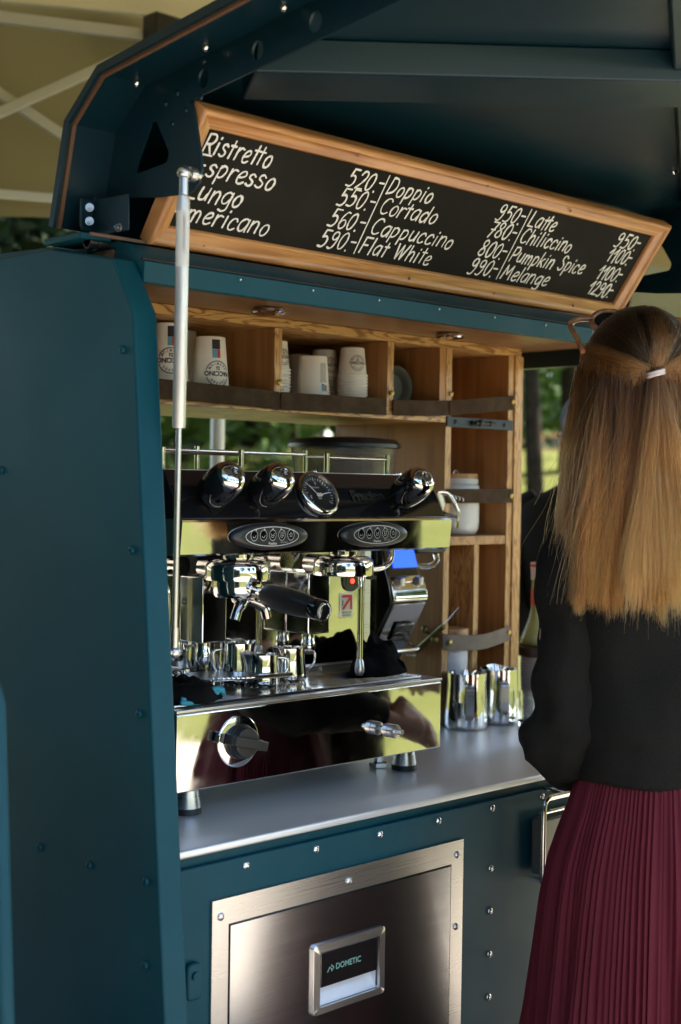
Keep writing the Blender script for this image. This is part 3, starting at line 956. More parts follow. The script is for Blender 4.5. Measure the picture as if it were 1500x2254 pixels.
MB().box(2.365, 2.41, .439, .4465, 1.558, 1.568).cyl((2.37, .437, 1.563), (2.44, .437, 1.563), .004).ball((2.385, .436, 1.563), .0075).ball((2.42, .436, 1.563), .006).build("catch_bolt", BLACKPLAS, ct)

# ------------------------------------------------------------------ menu board
BD = thing("menu_board", "long black chalkboard drinks menu in a varnished pine frame under the raised hatch", "menu board", (1.84, .06, 1.77))
BO = Vector((1.246, 0, 1.947))
BU = Vector((1, 0, 0))
BV = Vector((0, .125, -.1755)).normalized()           # down the board
BN = BU.cross(-BV)                                   # towards the viewer
BW, BH, FW = 1.180, .2155, .031


def bp(u, v, d=0.0):
    return BO + BU * u + BV * v + BN * d


MB().prism([bp(.02, .02, -.006), bp(BW - .02, .02, -.006), bp(BW - .02, BH - .02, -.006), bp(.02, BH - .02, -.006)], BN * .0055).build("slate", SLATE, BD)
MB().prism([bp(.008, .008, -.019), bp(BW - .008, .008, -.019), bp(BW - .008, BH - .008, -.019), bp(.008, BH - .008, -.019)], BN * .012).build("backing", BLACKPLAS, BD)
prof = [(0, -.012), (0, .010), (.003, .0135), (.007, .014), (.0105, .011), (.013, .0095), (.018, .0085), (.023, .0065), (.0265, .0065), (.0285, .0050), (FW, .0015), (FW, -.012)]


def moulding(a, b, inward, m):
    """Mitred picture-frame stick from corner a to corner b; inward = unit vector to the middle."""
    a, b, inward = Vector(a), Vector(b), Vector(inward)
    t = (b - a).normalized()
    rings = [[a + inward * w + t * w + BN * h for w, h in prof], [b + inward * w - t * w + BN * h for w, h in prof]]
    return MB().loft(rings).build("frame", m, BD, smooth=50)


c00, c10, c11, c01 = bp(0, 0), bp(BW, 0), bp(BW, BH), bp(0, BH)
moulding(c00, c10, BV, W_FRAME)
moulding(c01, c11, -BV, W_FRAME)
moulding(c00, c01, BU, W_SIDE)
moulding(c10, c11, -BU, W_SIDE)
for u, v in ((.31, .012), (.62, .009), (.86, .018), (.10, .205), (.55, .200), (.78, .203), (1.02, .199)):
    MB().ball(bp(u, v, .0095 if v > .1 else .0125), (.0035, .0035, .0010), 12, 6, M=Matrix((BU, BV, BN)).transposed()).build("knot", mat("pine_knot", (.22, .085, .025), .5) if "pine_knot" not in MATS else MATS["pine_knot"], BD)
CW = .0032
rows = [.067, .1000, .1375, .1735]
col1 = [("Ristretto", .036, .128), ("Espresso", .036, .152), ("Lungo", .038, .104), ("Americano", .030, .185)]
col2 = [("Doppio", .4155, .106), ("Cortado", .419, .136), ("Cappuccino", .421, .201), ("Flat White", .417, .172)]
col3 = [("Latte", .782, .078), ("Chiliccino", .784, .150), ("Pumpkin Spice", .784, .220), ("Melange", .785, .137)]
for (c, hh) in ((col1, .0305), (col2, .0285), (col3, .0285)):
    for r, (s, u, w) in zip(rows, c):
        ch = MB()
        write(ch, s, bp(u, r), BU, -BV, hh, CW, width=w, slant=.07, jit=.09, seed=len(s), wob=.3)
        ch.build("chalk_lettering", CHALK, BD, smooth=0)
for c, u, w in ((("520.", "550.", "560.", "590."), .324, .066), (("950.", "780.", "800.", "990."), .693, .066), (("950.", "1100.", "1100.", "1290."), 1.052, .072)):
    for r, s in zip(rows, c):
        ch = MB()
        write(ch, s, bp(u, r + .001), BU, -BV, .0295 if u < .9 else .0285, CW, width=w, slant=.07, jit=.09, seed=len(s) + int(r * 100), wob=.3)
        e = {.324: .392, .693: .756, 1.052: 1.119}[u]
        ribbon(ch, [bp(e, r - .0155), bp(e + .010, r - .0157)], CW, BN, .0004)
        ch.build("chalk_lettering", CHALK, BD, smooth=0)
for u0, u1 in ((.4055, .4085), (.7725, .7765)):
    ch = MB()
    ribbon(ch, [bp(u0, .036), bp((u0 + u1) / 2, .105), bp(u1, .177)], .0024, BN, .0004)
    ch.build("chalk_divider", CHALK, BD, smooth=0)
# ------------------------------------------------------------------ drawer fridge in the front panel
FR = thing("drawer_fridge", "brushed steel drawer fridge with a recessed grip set into the blue front panel", "fridge", (1.557, 0, .6))
fx0, fx1, fz0, fz1 = 1.2845, 1.8306, .315, .8302
dx0, dx1, dz0, dz1 = 1.3177, 1.7970, .348, .7897
mb = MB()
for a in ((fx0, dx0 - .003, fz0, fz1), (dx1 + .003, fx1, fz0, fz1), (dx0 - .003, dx1 + .003, dz1 + .003, fz1), (dx0 - .003, dx1 + .003, fz0, dz0 - .003)):
    mb.box(a[0], a[1], -.0045, -.0003, a[2], a[3])
fr = mb.build("door_frame", BRUSH, FR, bevel=0)
for x, z in ((1.300, .806), (1.557, .8095), (1.8145, .806), (1.8145, .685), (1.300, .636), (1.8145, .46), (1.300, .44)):
    screw_bm((x, -.0045, z), (0, -1, 0), .006, .0035).build("screw", SATIN, fr)
mb = MB()
for a in ((dx0 - .003, dx0 + .004, dz0 - .003, dz1 + .003), (dx1 - .004, dx1 + .003, dz0 - .003, dz1 + .003), (dx0 + .004, dx1 - .004, dz1 - .004, dz1 + .003), (dx0 + .004, dx1 - .004, dz0 - .003, dz0 + .004)):
    mb.box(a[0], a[1], -.0016, -.0012, a[2], a[3])
mb.build("door_gap", BLACKPLAS, FR)
MB().box(dx0 + .002, dx1 - .002, .030, .06, dz0 + .002, dz1 - .002).build("drawer_body", BLACKPLAS, FR)
hx0, hx1, hz0, hz1 = 1.4785, 1.6350, .6185, .7255
ix0, ix1, iz0, iz1 = 1.4925, 1.6235, .6285, .7125
mb = MB()
for a in ((dx0, ix0, dz0, dz1), (ix1, dx1, dz0, dz1), (ix0, ix1, iz1, dz1), (ix0, ix1, dz0, iz0)):
    mb.box(a[0], a[1], -.006, -.0017, a[2], a[3])
mb.build("door", BRUSHX, FR)
# handle bezel ring
o = rrect(hx0, hx1, hz0, hz1, .006, 5)
i = rrect(ix0, ix1, iz0, iz1, .003, 5)
n = len(o)
mb = MB()
loops = [[(x, -.006, z) for x, z in o], [(x, -.0105, z) for x, z in o], [(x + (.0007 if x < 1.55 else -.0007), -.0112, z + (.0007 if z < .67 else -.0007)) for x, z in o],
         [(x, -.0112, z) for x, z in i], [(x, -.004, z) for x, z in i]]
mb.loft([[Vector(p) for p in l] for l in loops], cap=False)
hb = mb.build("handle_bezel", SATIN, FR, smooth=40)
mb = MB()
mb.prism([(x, -.0085, z) for x, z in rrect(ix0 + .0035, ix1 - .0035, .6575, iz1 - .003, .0025, 4)], (0, .0025, 0))
hp = mb.build("handle_plate", mat("dark_handle_plate", (.10, .085, .085), .18, .9), FR, bevel=.0012)
mb = MB()
mb.add([(ix0, -.0035, iz0), (ix1, -.0035, iz0), (ix1, .022, .664), (ix0, .022, .664), (ix0, .022, iz1), (ix1, .022, iz1), (ix0, -.0035, iz1), (ix1, -.0035, iz1)],
       [(0, 1, 2, 3), (3, 2, 5, 4), (0, 3, 4, 6), (1, 7, 5, 2), (4, 5, 7, 6)])
mb.build("grip_recess", mat("grip_sky_sheen", (.80, .82, .85), .4, .0), FR)  # pale tone paints the sky's reflection onto the sloped grip
vs, fs = font_mesh("DOMETIC", .0128, .0003, 'LEFT')
mb = MB().add([(1.5275 + v.x * .98, -.0088, .6800 + v.y) for v in vs], fs)
for pts in (((1.5105, .6795), (1.5150, .6860), (1.5190, .6820)), ((1.5185, .6880), (1.5235, .6838), (1.5190, .6795))):
    ribbon(mb, [Vector((x, -.0086, z)) for x, z in pts], .0022, (0, -1, 0), .0002)
mb.build("maker_lettering", mat("mint_print", (.16, .32, .27), .5), hp, smooth=0)

# ------------------------------------------------------------------ chrome rail holder on the front panel
RL = thing("rail_holder", "bent chrome tube rail holder fixed to the blue front beside the skirt", "rail", (2.07, -.03, .80))
path = rounded([(2.20, -.05, .883), (1.992, -.05, .883), (1.992, -.05, .716), (2.20, -.05, .716)], .022, 6)
MB().tube(path, .0042, 12).build("outer_tube", CHROME, RL)
path = rounded([(2.20, -.040, .876), (2.000, -.040, .876), (2.000, -.040, .722), (2.20, -.040, .722)], .018, 6)
MB().tube(path, .0030, 12).build("inner_tube", CHROME, RL)
MB().box(2.016, 2.20, -.030, -.0035, .738, .838).build("holder_box", mat("dull_grey_steel", (.16, .155, .14), .45, .6), RL, bevel=.004)
MB().tube([(2.004, -.034, .852), (2.20, -.034, .852)], .0035, 10).build("cross_bar", CHROME, RL)
MB().cyl((2.06, -.05, .883), (2.06, -.0003, .883), .004).cyl((2.06, -.05, .716), (2.06, -.0003, .716), .004).build("stay", CHROME, RL)

# ------------------------------------------------------------------ espresso machine
EM = thing("espresso_machine", "polished steel two group espresso machine on the counter", "coffee machine", (1.62, .35, .912))
MX0, MX1, MY = 1.322, 1.9205, .13
# lower body: polished front with small return edges
MB().prism_x([(MY, .9555), (MY, 1.0735), (MY + .004, 1.0755), (.58, 1.0755), (.58, .9555)], MX0, MX1).build("lower_body", MIRROR, EM, bevel=.002, seg=3)
mb = MB()
mb.prism_x([(MY - .0015, 1.0757), (MY - .0015, 1.0805), (.335, 1.0805), (.335, 1.0757)], MX0 - .001, MX1 + .001)
tray = mb.build("drip_tray", SATIN, EM, bevel=.001)
MB().box(MX0 + .010, MX1 - .026, MY + .018, .316, 1.0806, 1.0810).build("grate_shade", BLACKPLAS, tray)  # thin black sheet painting in the shade between the grate bars
mb = MB()
k = 0
y = MY + .022
while y < .318:
    mb.box(MX0 + .012, MX1 - .03, y, y + .0052, 1.0815, 1.0845)
    y += .0088
for x in (MX0 + .012, 1.62, MX1 - .032):
    mb.box(x, x + .004, MY + .020, .318, 1.0808, 1.0816)
mb.build("tray_grate", CHROME, tray, bevel=.0007)
MB().box(MX0, MX1, .318, .330, 1.0806, 1.0935).build("rear_rail", SATIN, tray, bevel=.001)
for x in (1.66, 1.73, 1.80, 1.45):
    screw_bm((x, .318, 1.0875), (0, -1, 0), .004, .003).build("screw", CHROME, tray)
# mirror splash panel and boiler body behind it
MB().box(MX0 + .004, MX1 + .012, .330, .338, 1.0806, 1.325).build("splash_panel", MIRROR, EM)
MB().box(MX0 + .002, MX1, .3385, .58, 1.0757, 1.3105).build("rear_body", MIRROR, EM, bevel=.002)
MB().box(MX1 - .004, MX1 + .012, .322, .3295, 1.0935, 1.31).build("side_upright", BRUSH, EM)
# control band: polished strip with rolled top edge
MB().prism_x([(.130, 1.3120), (.1246, 1.3150), (.1200, 1.3635), (.1210, 1.3668), (.1245, 1.3680), (.60, 1.3680), (.60, 1.3120)], MX0 - .002, MX1 + .010).build("control_band", MIRROR, EM, smooth=6)
# sloped glossy top panel and its body
MB().prism_x([(.1255, 1.3683), (.1705, 1.4410), (.1735, 1.4424), (.57, 1.4424), (.59, 1.3683)], MX0, MX1).build("top_housing", PANELBLACK, EM, bevel=.0012)
PN = Vector((0, -.0727, .0450)).normalized()            # panel normal
PU = Vector((1, 0, 0))
PV = Vector((0, .0450, .0727)).normalized()             # up the slope


def pan(x, s, d=0.0):
    return Vector((x, .1255, 1.3683)) + PV * s + PN * d


MB().box(MX0 + .006, MX1 - .006, .180, .57, 1.4425, 1.4435).build("cup_tray", BRUSH, EM)


def knob(x):
    c = pan(x + .003, .0325, 0)
    k = MB().lathe([(.0130, .0005), (.0130, .008), (.0190, .0115), (.0255, .018), (.0285, .029), (.0293, .046), (.0287, .060), (.0266, .070), (.0250, .0730)], c, PN, 40).build("knob", BLACKGLOSS, EM, smooth=60)
    MB().lathe([(.0252, .0727), (.0246, .0745), (.0226, .0785), (.0180, .0822), (.0115, .0847), (.0075, .0853), (.0070, .0847), (0, .0847)], c, PN, 40).build("knob_cap", CHROME, k, smooth=60)
    e = MB().lathe([(.0070, .0848), (.0068, .0852), (0, .0853)], c, PN, 20).build("knob_mark", BLACKPLAS, k)
    w = MB()
    for a in (-.8, 0, .8):
        u = PU * math.cos(a + 1.2) + PV * math.sin(a + 1.2)
        ribbon(w, [c + PN * .0854 - u * .0045, c + PN * .0854 + u * .0045], .0010, PN, .0002)
    w.build("knob_symbol", KEYGREY, k, smooth=0)


for x in (1.377, 1.4775, 1.803):
    knob(x)
# pressure gauge
gc = pan(1.6225, .044, 0)
ga = MB().lathe([(.040, .0004), (.0415, .003), (.0405, .009), (.0370, .0115), (.0345, .0115), (.0335, .008), (.0335, .004), (0, .004)], gc, PN, 48).build("gauge", CHROME, EM, smooth=50)
MB().lathe([(.0332, .0042), (.0332, .0050), (0, .0050)], gc, PN, 40).build("gauge_dial", BLACKPLAS, ga)
w = MB()
for k in range(25):
    a = R(220 - 260 * k / 24)
    u = PU * math.cos(a) + PV * math.sin(a)
    ribbon(w, [gc + PN * .0052 + u * (.0235 if k % 4 == 0 else .0262), gc + PN * .0052 + u * .0300], .0010 if k % 4 else .0014, PN, .0001)
for s, sx, sv, sz in (("Fracino", -.010, .010, .0055), ("BAR", -.005, -.011, .0045), ("0", -.021, -.009, .005), ("4", -.018, .012, .005), ("8", .0, .017, .005)):
    if s.isdigit():
        if s == "4":
            continue
        write(w, s, gc + PN * .0052 + PU * sx + PV * sv, PU, PV, sz, .0008)
    else:
        vs, fs = font_mesh(s, sz, 0, 'LEFT')
        w.add([gc + PN * .0056 + PU * (sx + v.x) + PV * (sv + v.y) for v in vs], fs)
w.build("gauge_scale", KEYGREY, ga, smooth=0)
w = MB()
for a, l in ((R(125), .022), (R(12), .021)):
    u = PU * math.cos(a) + PV * math.sin(a)
    o0 = gc + PN * .0064 + PU * (-.003 if a > 1 else .003) - PV * .003
    ribbon(w, [o0 - u * .004, o0 + u * l], .0018, PN, .0001)
    w.lathe([(.0034, 0), (.0034, .0012), (0, .0012)], o0 - PN * .0002, PN, 14)
w.build("gauge_needle", KEYGREY, ga, smooth=0)
# raised script on the panel
vs, fs = font_mesh("Fracino", .026, .0006, 'CENTER')
mb = MB()
o0 = pan(1.740, .034, .0002)
P3 = [o0 + PU * v.x * 1.02 + PV * v.y for v in vs]
mb.add([p + PN * .0016 for p in P3], fs)
edge = {}
for f in fs:
    for a, b in zip(f, f[1:] + f[:1]):
        edge[(a, b)] = 1
sc = mb.build("raised_script", PANELBLACK, EM, smooth=0)
w = MB()
for (a, b) in list(edge):
    if (b, a) not in edge:
        ribbon(w, [P3[a], P3[b]], .0010, PN, .0019)
w.build("script_outline", mat("script_edge", (.30, .30, .31), .25, .9), sc, smooth=0)
# keypads
for kx in (1.4935, 1.7305):
    kz = 1.3405
    rings = []
    for sx, yy in ((1.0, .1199), (.985, .1165), (.94, .1140), (.80, .1122), (.74, .1120)):
        rings.append([Vector((kx + .0805 * sx * math.cos(a), yy, kz + .0215 * (sx if sx > .9 else sx * .98) * math.sin(a))) for a in [2 * PI * k / 56 for k in range(56)]])
    kp = MB().loft(rings).build("keypad", BLACKPLAS, EM, smooth=60)
    w = MB()
    ell = [Vector((kx + .0555 * math.cos(a), .1118, kz + .0150 * math.sin(a))) for a in [2 * PI * k / 64 for k in range(65)]]
    ribbon(w, ell, .0011, (0, -1, 0), .0001)
    for j in range(5):
        bx = kx - .0385 + .01925 * j
        ribbon(w, [Vector((bx + .0070 * math.cos(a), .1116, kz + .002 + .0086 * math.sin(a))) for a in [2 * PI * k / 28 for k in range(29)]], .0006, (0, -1, 0), .0001)
        zz = kz + .002
        for q in range(1 + (j % 4 == 2) + (j == 3) * 2 if j < 4 else 0):
            cz = zz - .001 + .0034 * (q - .4)
            ribbon(w, [Vector((bx + dx, .1114, cz + dz)) for dx, dz in ((-.003, .0012), (-.0022, -.0012), (.0014, -.0012), (.0022, .0012), (.0036, .0018))], .0006, (0, -1, 0), .0001)
        if j == 4:
            st = [Vector((bx + (.0042 if q % 2 == 0 else .0018) * math.sin(q * PI / 5), .1114, zz + (.0042 if q % 2 == 0 else .0018) * math.cos(q * PI / 5))) for q in range(11)]
            ribbon(w, st, .0006, (0, -1, 0), .0001)
        w.lathe([(.0014, 0), (.001, .0008), (0, .001)], (bx + .003 * (2 - j) * .6, .1117, kz + .0112), (0, -1, 0), 10)
    vs, fs = font_mesh("Fracino", .0058, .0001)
    w.add([(kx + v.x, .1116, kz - .0128 + v.y) for v in vs], fs)
    vs, fs = font_mesh("Made in Britain", .0024, .0)
    w.add([(kx + .024 + v.x, .1116, kz - .0100 + v.y) for v in vs], fs)
    w.build("keypad_print", KEYGREY, kp, smooth=0)
    for j in range(5):
        bx = kx - .0385 + .01925 * j
        MB().lathe([(.0064, 0), (.0060, .0004), (0, .0004)], (bx, .1120, kz + .002), (0, -1, 0), 24).build("button", BLACKGLOSS, kp)
# group heads and their boiler boxes
for gx, bx in ((1.510, 1.509), (1.752, 1.7495)):
    mb = MB().box(bx - .0265, bx + .0265, .2705, .3298, 1.158, 1.268)
    hbx = mb.build("group_housing", MIRROR, EM, bevel=.0025, seg=3)
    MB().lathe([(.012, 0), (.012, -.014), (.0135, -.018), (.0125, -.032), (.0085, -.038), (.0, -.038)], (bx - .002, .296, 1.158), (0, 0, 1), 24).build("outlet_nozzle", CHROME, hbx, smooth=50)
    c = (gx, .214, 0)
    gh = MB().lathe([(.0, 1.302), (.030, 1.3025), (.0445, 1.2985), (.0515, 1.2920), (.0530, 1.2880), (.0535, 1.2690), (.0525, 1.2660), (.0470, 1.2652), (.0, 1.2652)], c, (0, 0, 1), 56).build("group_head", CHROME, EM, smooth=40)
    MB().cyl((gx, .225, 1.282), (gx, .30, 1.282), .018, n=28).cyl((gx, .214, 1.299), (gx, .214, 1.3118), .026, n=28).build("group_neck", CHROME, gh)
    MB().box(gx + .018, gx + .034, .166, .176, 1.2600, 1.2654).build("group_lug", BLACKPLAS, gh)
# round lamp tag and union flag badge on the splash panel
bd = MB().prism([(x, .3265, z) for x, z in [(1.8640, 1.268), (1.8640, 1.243)] + [(1.886 - .022 * math.cos(a), 1.243 - .019 * math.sin(a)) for a in [PI * k / 14 for k in range(1, 14)]] + [(1.908, 1.243), (1.908, 1.268)]], (0, .0033, 0)).build("lamp_tag", BLACKPLAS, EM, bevel=.001)
MB().box(1.872, 1.899, .3255, .3264, 1.236, 1.254).build("lamp_window", BLACKGLOSS, bd)
MB().ball((1.887, .3250, 1.2440), (.0050, .0024, .0050), 14, 8).build("red_lamp", REDLED, bd)
bx0, bx1, bz0, bz1 = 1.8585, 1.8925, 1.1755, 1.2220
bd = MB().prism([(x, .3275, z) for x, z in rrect(bx0, bx1, bz0, bz1, .002, 3)], (0, .0023, 0)).build("badge", SATIN, EM, bevel=.0006)
MB().prism([(x, .3270, z) for x, z in rrect(bx0 + .003, bx1 - .003, bz0 + .0145, bz1 - .003, .001, 2)], (0, .0004, 0)).build("badge_field", mat("badge_pale", (.62, .60, .52), .4), bd)
w = MB()
ribbon(w, [Vector((x, .3266, z)) for x, z in ((bx0 + .006, bz1 - .006), (bx1 - .0065, bz1 - .006))], .0055, (0, -1, 0), .0001)
ribbon(w, [Vector((x, .3266, z)) for x, z in ((bx1 - .0065, bz1 - .006), (bx1 - .0065, bz0 + .0175))], .0055, (0, -1, 0), .00014)
ribbon(w, [Vector((x, .3266, z)) for x, z in ((bx1 - .008, bz1 - .008), (bx0 + .0075, bz0 + .018))], .006, (0, -1, 0), .00018)
w.build("badge_flag", RED, bd, smooth=0)
w = MB()
ribbon(w, [Vector((x, .3266, z)) for x, z in ((bx0 + .0055, bz1 - .014), (bx0 + .0055, bz1 - .022))], .003, (0, -1, 0), .0001)
for s, dz in (("MADE IN", .0085), ("BRITAIN", .0030)):
    vs, fs = font_mesh(s, .0056, .0001)
    w.add([((bx0 + bx1) / 2 + v.x * 1.05, .3272, bz0 + dz + v.y) for v in vs], fs)
w.build("badge_print", mat("badge_green", (.07, .20, .12), .5), bd, smooth=0)
# steam wands
for wx, wy, s in ((1.778, .196, 1), (1.352, .196, -1)):
    p = catmull([(wx + s * .088, .205, 1.312), (wx + s * .086, .206, 1.290), (wx + s * .068, .208, 1.2765), (wx + s * .035, .206, 1.2735), (wx + s * .008, .200, 1.268), (wx, wy, 1.250), (wx, wy, 1.200), (wx, wy, 1.115)], 8)
    sw = MB().tube(p, .0052, 14).build("steam_wand", CHROME, EM, smooth=60)
    MB().lathe([(.0056, .020), (.0075, .014), (.0088, .004), (.0082, -.003), (.005, -.008), (0, -.009)], (wx, wy, 1.098), (0, 0, 1), 20).build("wand_tip", SATIN, sw, smooth=60)
# cup rail on top
cr = MB()
for x0, x1 in ((1.350, 1.510), (1.704, 1.854)):
    for x in (x0, x1):
        cr.cyl((x, .21, 1.4436), (x, .21, 1.4775), .0048, n=14)
    cr.cyl((x0, .21, 1.470), (x1, .21, 1.470), .0028, n=10)
for x in (1.34, 1.62, 1.8885):
    cr.cyl((x, .46, 1.4436), (x, .46, 1.4895), .0045, n=14)
cr.cyl((1.34, .46, 1.4815), (1.8885, .46, 1.4815), .0032, n=10)
cr.cyl((1.8885, .46, 1.478), (1.854, .21, 1.472), .0028, n=10)
for x in (1.66, 1.87, 1.45):
    cr.lathe([(.005, 0), (.005, .003), (.003, .005), (0, .005)], (x, .195, 1.4436), (0, 0, 1), 12)
cr.build("cup_rail", CHROME, EM, smooth=50)
# feet
for x, y in ((1.3765, .172), (1.8865, .186), (1.3765, .53), (1.8865, .53)):
    ft = MB().lathe([(.0180, .044), (.0195, .030), (.0225, .011), (.0225, .010)], (x, y, .9117), (0, 0, 1), 32).build("foot", BRUSH, EM, smooth=40)
    MB().lathe([(.0218, .010), (.0228, .008), (.0228, .0003), (0, .0003)], (x, y, .9117), (0, 0, 1), 32).build("foot_rubber", RUBBER, ft)
MB().lathe([(.0, .044), (.0085, .044), (.0085, .010), (.018, .008), (.018, .0008), (0, .0008)], (1.868, .232, .9117), (0, 0, 1), 6).build("drain_fitting", CHROME, EM, smooth=20)
# rotary switch
rs = MB().lathe([(.0405, .0003), (.0405, .0014), (.0380, .0022), (0, .0022)], (1.4435, MY, 1.0215), (0, -1, 0), 44).build("switch_plate", CHROME, EM)
kb = MB().lathe([(.0275, .0025), (.0275, .010), (.0245, .0125), (.0240, .022), (.0225, .0245), (0, .0245)], (1.4435, MY, 1.0215), (0, -1, 0), 40)
an = R(14)
M = Matrix.Translation((1.4435, MY, 1.0215)) @ Matrix.Rotation(an, 4, 'Y')
kb.box(-.0335, .0335, -.034, -.0246, -.0075, .0075, M)
kb.box(-.030, .030, -.0246, -.004, -.0085, .0085, M)
kb.build("rotary_switch", BLACKPLAS, rs, bevel=.0012)
w = MB()
ribbon(w, [Vector((1.4435, MY - .0024, 1.052)), Vector((1.4435, MY - .0024, 1.059))], .003, (0, -1, 0), .0001)
w.build("switch_mark", INK, rs, smooth=0)
# press tap on the front
tp = MB().lathe([(.0055, .0005), (.0055, .006), (.0110, .007), (.0118, .010), (.0118, .0185), (.0105, .0190), (.0105, .0205), (.0118, .0210), (.0118, .031), (.0108, .0335), (.0050, .0340), (.0050, .0450), (.0042, .0460), (0, .0460)], (1.770, MY, 1.0045), (0, -1, 0), 28).build("press_tap", SATIN, EM, smooth=35)

# ------------------------------------------------------------------ portafilter in the left group
PF = thing("portafilter", "chrome portafilter with a thick black handle locked into the left group head", "portafilter", (1.51, .2, 1.24))
c = (1.510, .214, 0)
MB().lathe([(.0, 1.2650), (.0410, 1.2650), (.0412, 1.2570), (.0400, 1.2440), (.0365, 1.2385), (.0150, 1.2355), (0, 1.2355)], c, (0, 0, 1), 44).build("basket", CHROME, PF, smooth=40)
h0, h1 = Vector((1.512, .178, 1.2500)), Vector((1.512, .010, 1.2290))
hd = (h1 - h0).normalized()
MB().lathe([(.0095, 0), (.0085, .012), (.0105, .022), (.0150, .028), (.0165, .034)], h0, hd, 28).build("handle_neck", CHROME, PF, smooth=60)
hm = MB().lathe([(.0165, .034), (.0185, .040), (.0192, .055), (.0205, .075), (.0205, .095), (.0190, .118), (.0170, .138), (.0163, .142)], h0, hd, 32).build("handle", BLACKPLAS, PF, smooth=60)
MB().lathe([(.0164, .1422), (.0168, .150), (.0165, .163), (.0150, .1675), (.0135, .1680), (0, .1680)], h0, hd, 32).build("handle_cap", BLACKGLOSS, hm, smooth=45)
w = MB()
ce = h0 + hd * .1684
eu = Vector((1, 0, 0))
ev = hd.cross(eu) * -1
if ev.z < 0:
    ev = -ev
for k in range(22):
    a0 = R(-60 + 300 * k / 22)
    if k % 11 == 10:
        continue
    a1 = a0 + R(8 if k % 2 else 5)
    ribbon(w, [ce + (eu * math.cos(a) + ev * math.sin(a)) * (.0112 if k % 3 else .0122) for a in (a0, (a0 + a1) / 2, a1)], .0019, hd, .0002)
w.build("handle_print", KEYGREY, hm, smooth=0)
sp = MB()
for s in (-1, 1):
    p = catmull([(1.510, .200, 1.2375), (1.510 + s * .012, .186, 1.2330), (1.510 + s * .027, .180, 1.2225), (1.510 + s * .034, .180, 1.2050)], 6)
    sp.tube(p, [.0105] * 6 + [.010] * 6 + [.0085] * 7, 14)
sp.cyl((1.510, .212, 1.2395), (1.510, .196, 1.232), .014, n=18)
sp.build("twin_spout", mat("dark_chrome", (.36, .35, .33), .10, 1.0), PF, smooth=60)

# ------------------------------------------------------------------ things on the drip tray
GZ = 1.0847


def jug(name, label, cat, x, y, z, r, h, ang, group=None, handle=True, hw=.028, bulge=1.12, square=False):
    T = thing(name, label, cat, (x, y, z), group)
    t = .0011
    prof_ = [(0, .0), (r * bulge * .90, .0), (r * bulge * .985, .004), (r * bulge, h * .10), (r * bulge * .99, h * .25), (r * 1.01, h * .60), (r * .985, h * .85), (r * 1.0, h)]
    inn = [(a - t, b) for a, b in prof_[::-1][:-1]] + [(0, .0015)]
    inn = [(a, max(b, .0015)) for a, b in inn]
    # pull a pouring lip out on the side away from the handle
    mb = MB()
    n = 40
    rings = []
    for rr, hh in prof_ + inn:
        ring = []
        for i in range(n):
            a = 2 * PI * i / n
            k = max(0, math.cos(a - ang - PI)) ** 14 * max(0, (hh / h - .55) / .45) ** 1.5
            q = rr + (.010 * r / .032) * k * (1 if rr > 0 else 0)
            ring.append(Vector((x + max(q, 1e-5) * math.cos(a), y + max(q, 1e-5) * math.sin(a), z + hh + .003 * k)))
        rings.append(ring)
    mb.loft(rings, cap=False)
    b = mb.build("body", CHROME if not square else MIRROR, T, smooth=55)
    if handle:
        d = Vector((math.cos(ang), math.sin(ang), 0))
        o = Vector((x, y, z))
        if square:
            p = rounded([o + d * r * .99 + Vector((0, 0, h * .80)), o + d * (r + hw) + Vector((0, 0, h * .80)), o + d * (r + hw) + Vector((0, 0, h * .28)), o + d * (r * 1.05 + .002) + Vector((0, 0, h * .20))], .010, 5)
            w_ = Vector((-d.y, d.x, 0)) * .0085
            hb_ = MB()
            rings = []
            for i, q in enumerate(p):
                tt = (p[min(i + 1, len(p) - 1)] - p[max(i - 1, 0)]).normalized()
                nn = tt.cross(w_.normalized()) * .0011
                rings.append([q - w_ - nn, q + w_ - nn, q + w_ + nn, q - w_ + nn])
            hb_.loft(rings).build("handle", BRUSH, T, smooth=40)
        else:
            p = rounded([o + d * r * .98 + Vector((0, 0, h * .86)), o + d * (r + hw) + Vector((0, 0, h * .84)), o + d * (r + hw * 1.02) + Vector((0, 0, h * .48)), o + d * (r + hw * .55) + Vector((0, 0, h * .30)), o + d * (r * 1.06) + Vector((0, 0, h * .22))], .012, 5)
            MB().tube(p, .0024, 10).build("handle", CHROME, T, smooth=60)
    return T


jug("espresso_jug", "small steel jug with open wire handle, frontmost on the drip tray", "jug", 1.588, .241, GZ, .0285, .052, R(-20), "small steel jugs on the drip tray", hw=.020)
jug("espresso_jug", "small steel jug right of the two, its looped handle against the splash panel", "jug", 1.662, .253, GZ, .0275, .057, R(-10), "small steel jugs on the drip tray", hw=.026)
jug("espresso_jug", "wide dark steel jug tucked behind the two small jugs", "jug", 1.572, .288, GZ, .029, .068, R(170), "small steel jugs on the drip tray", hw=.016)
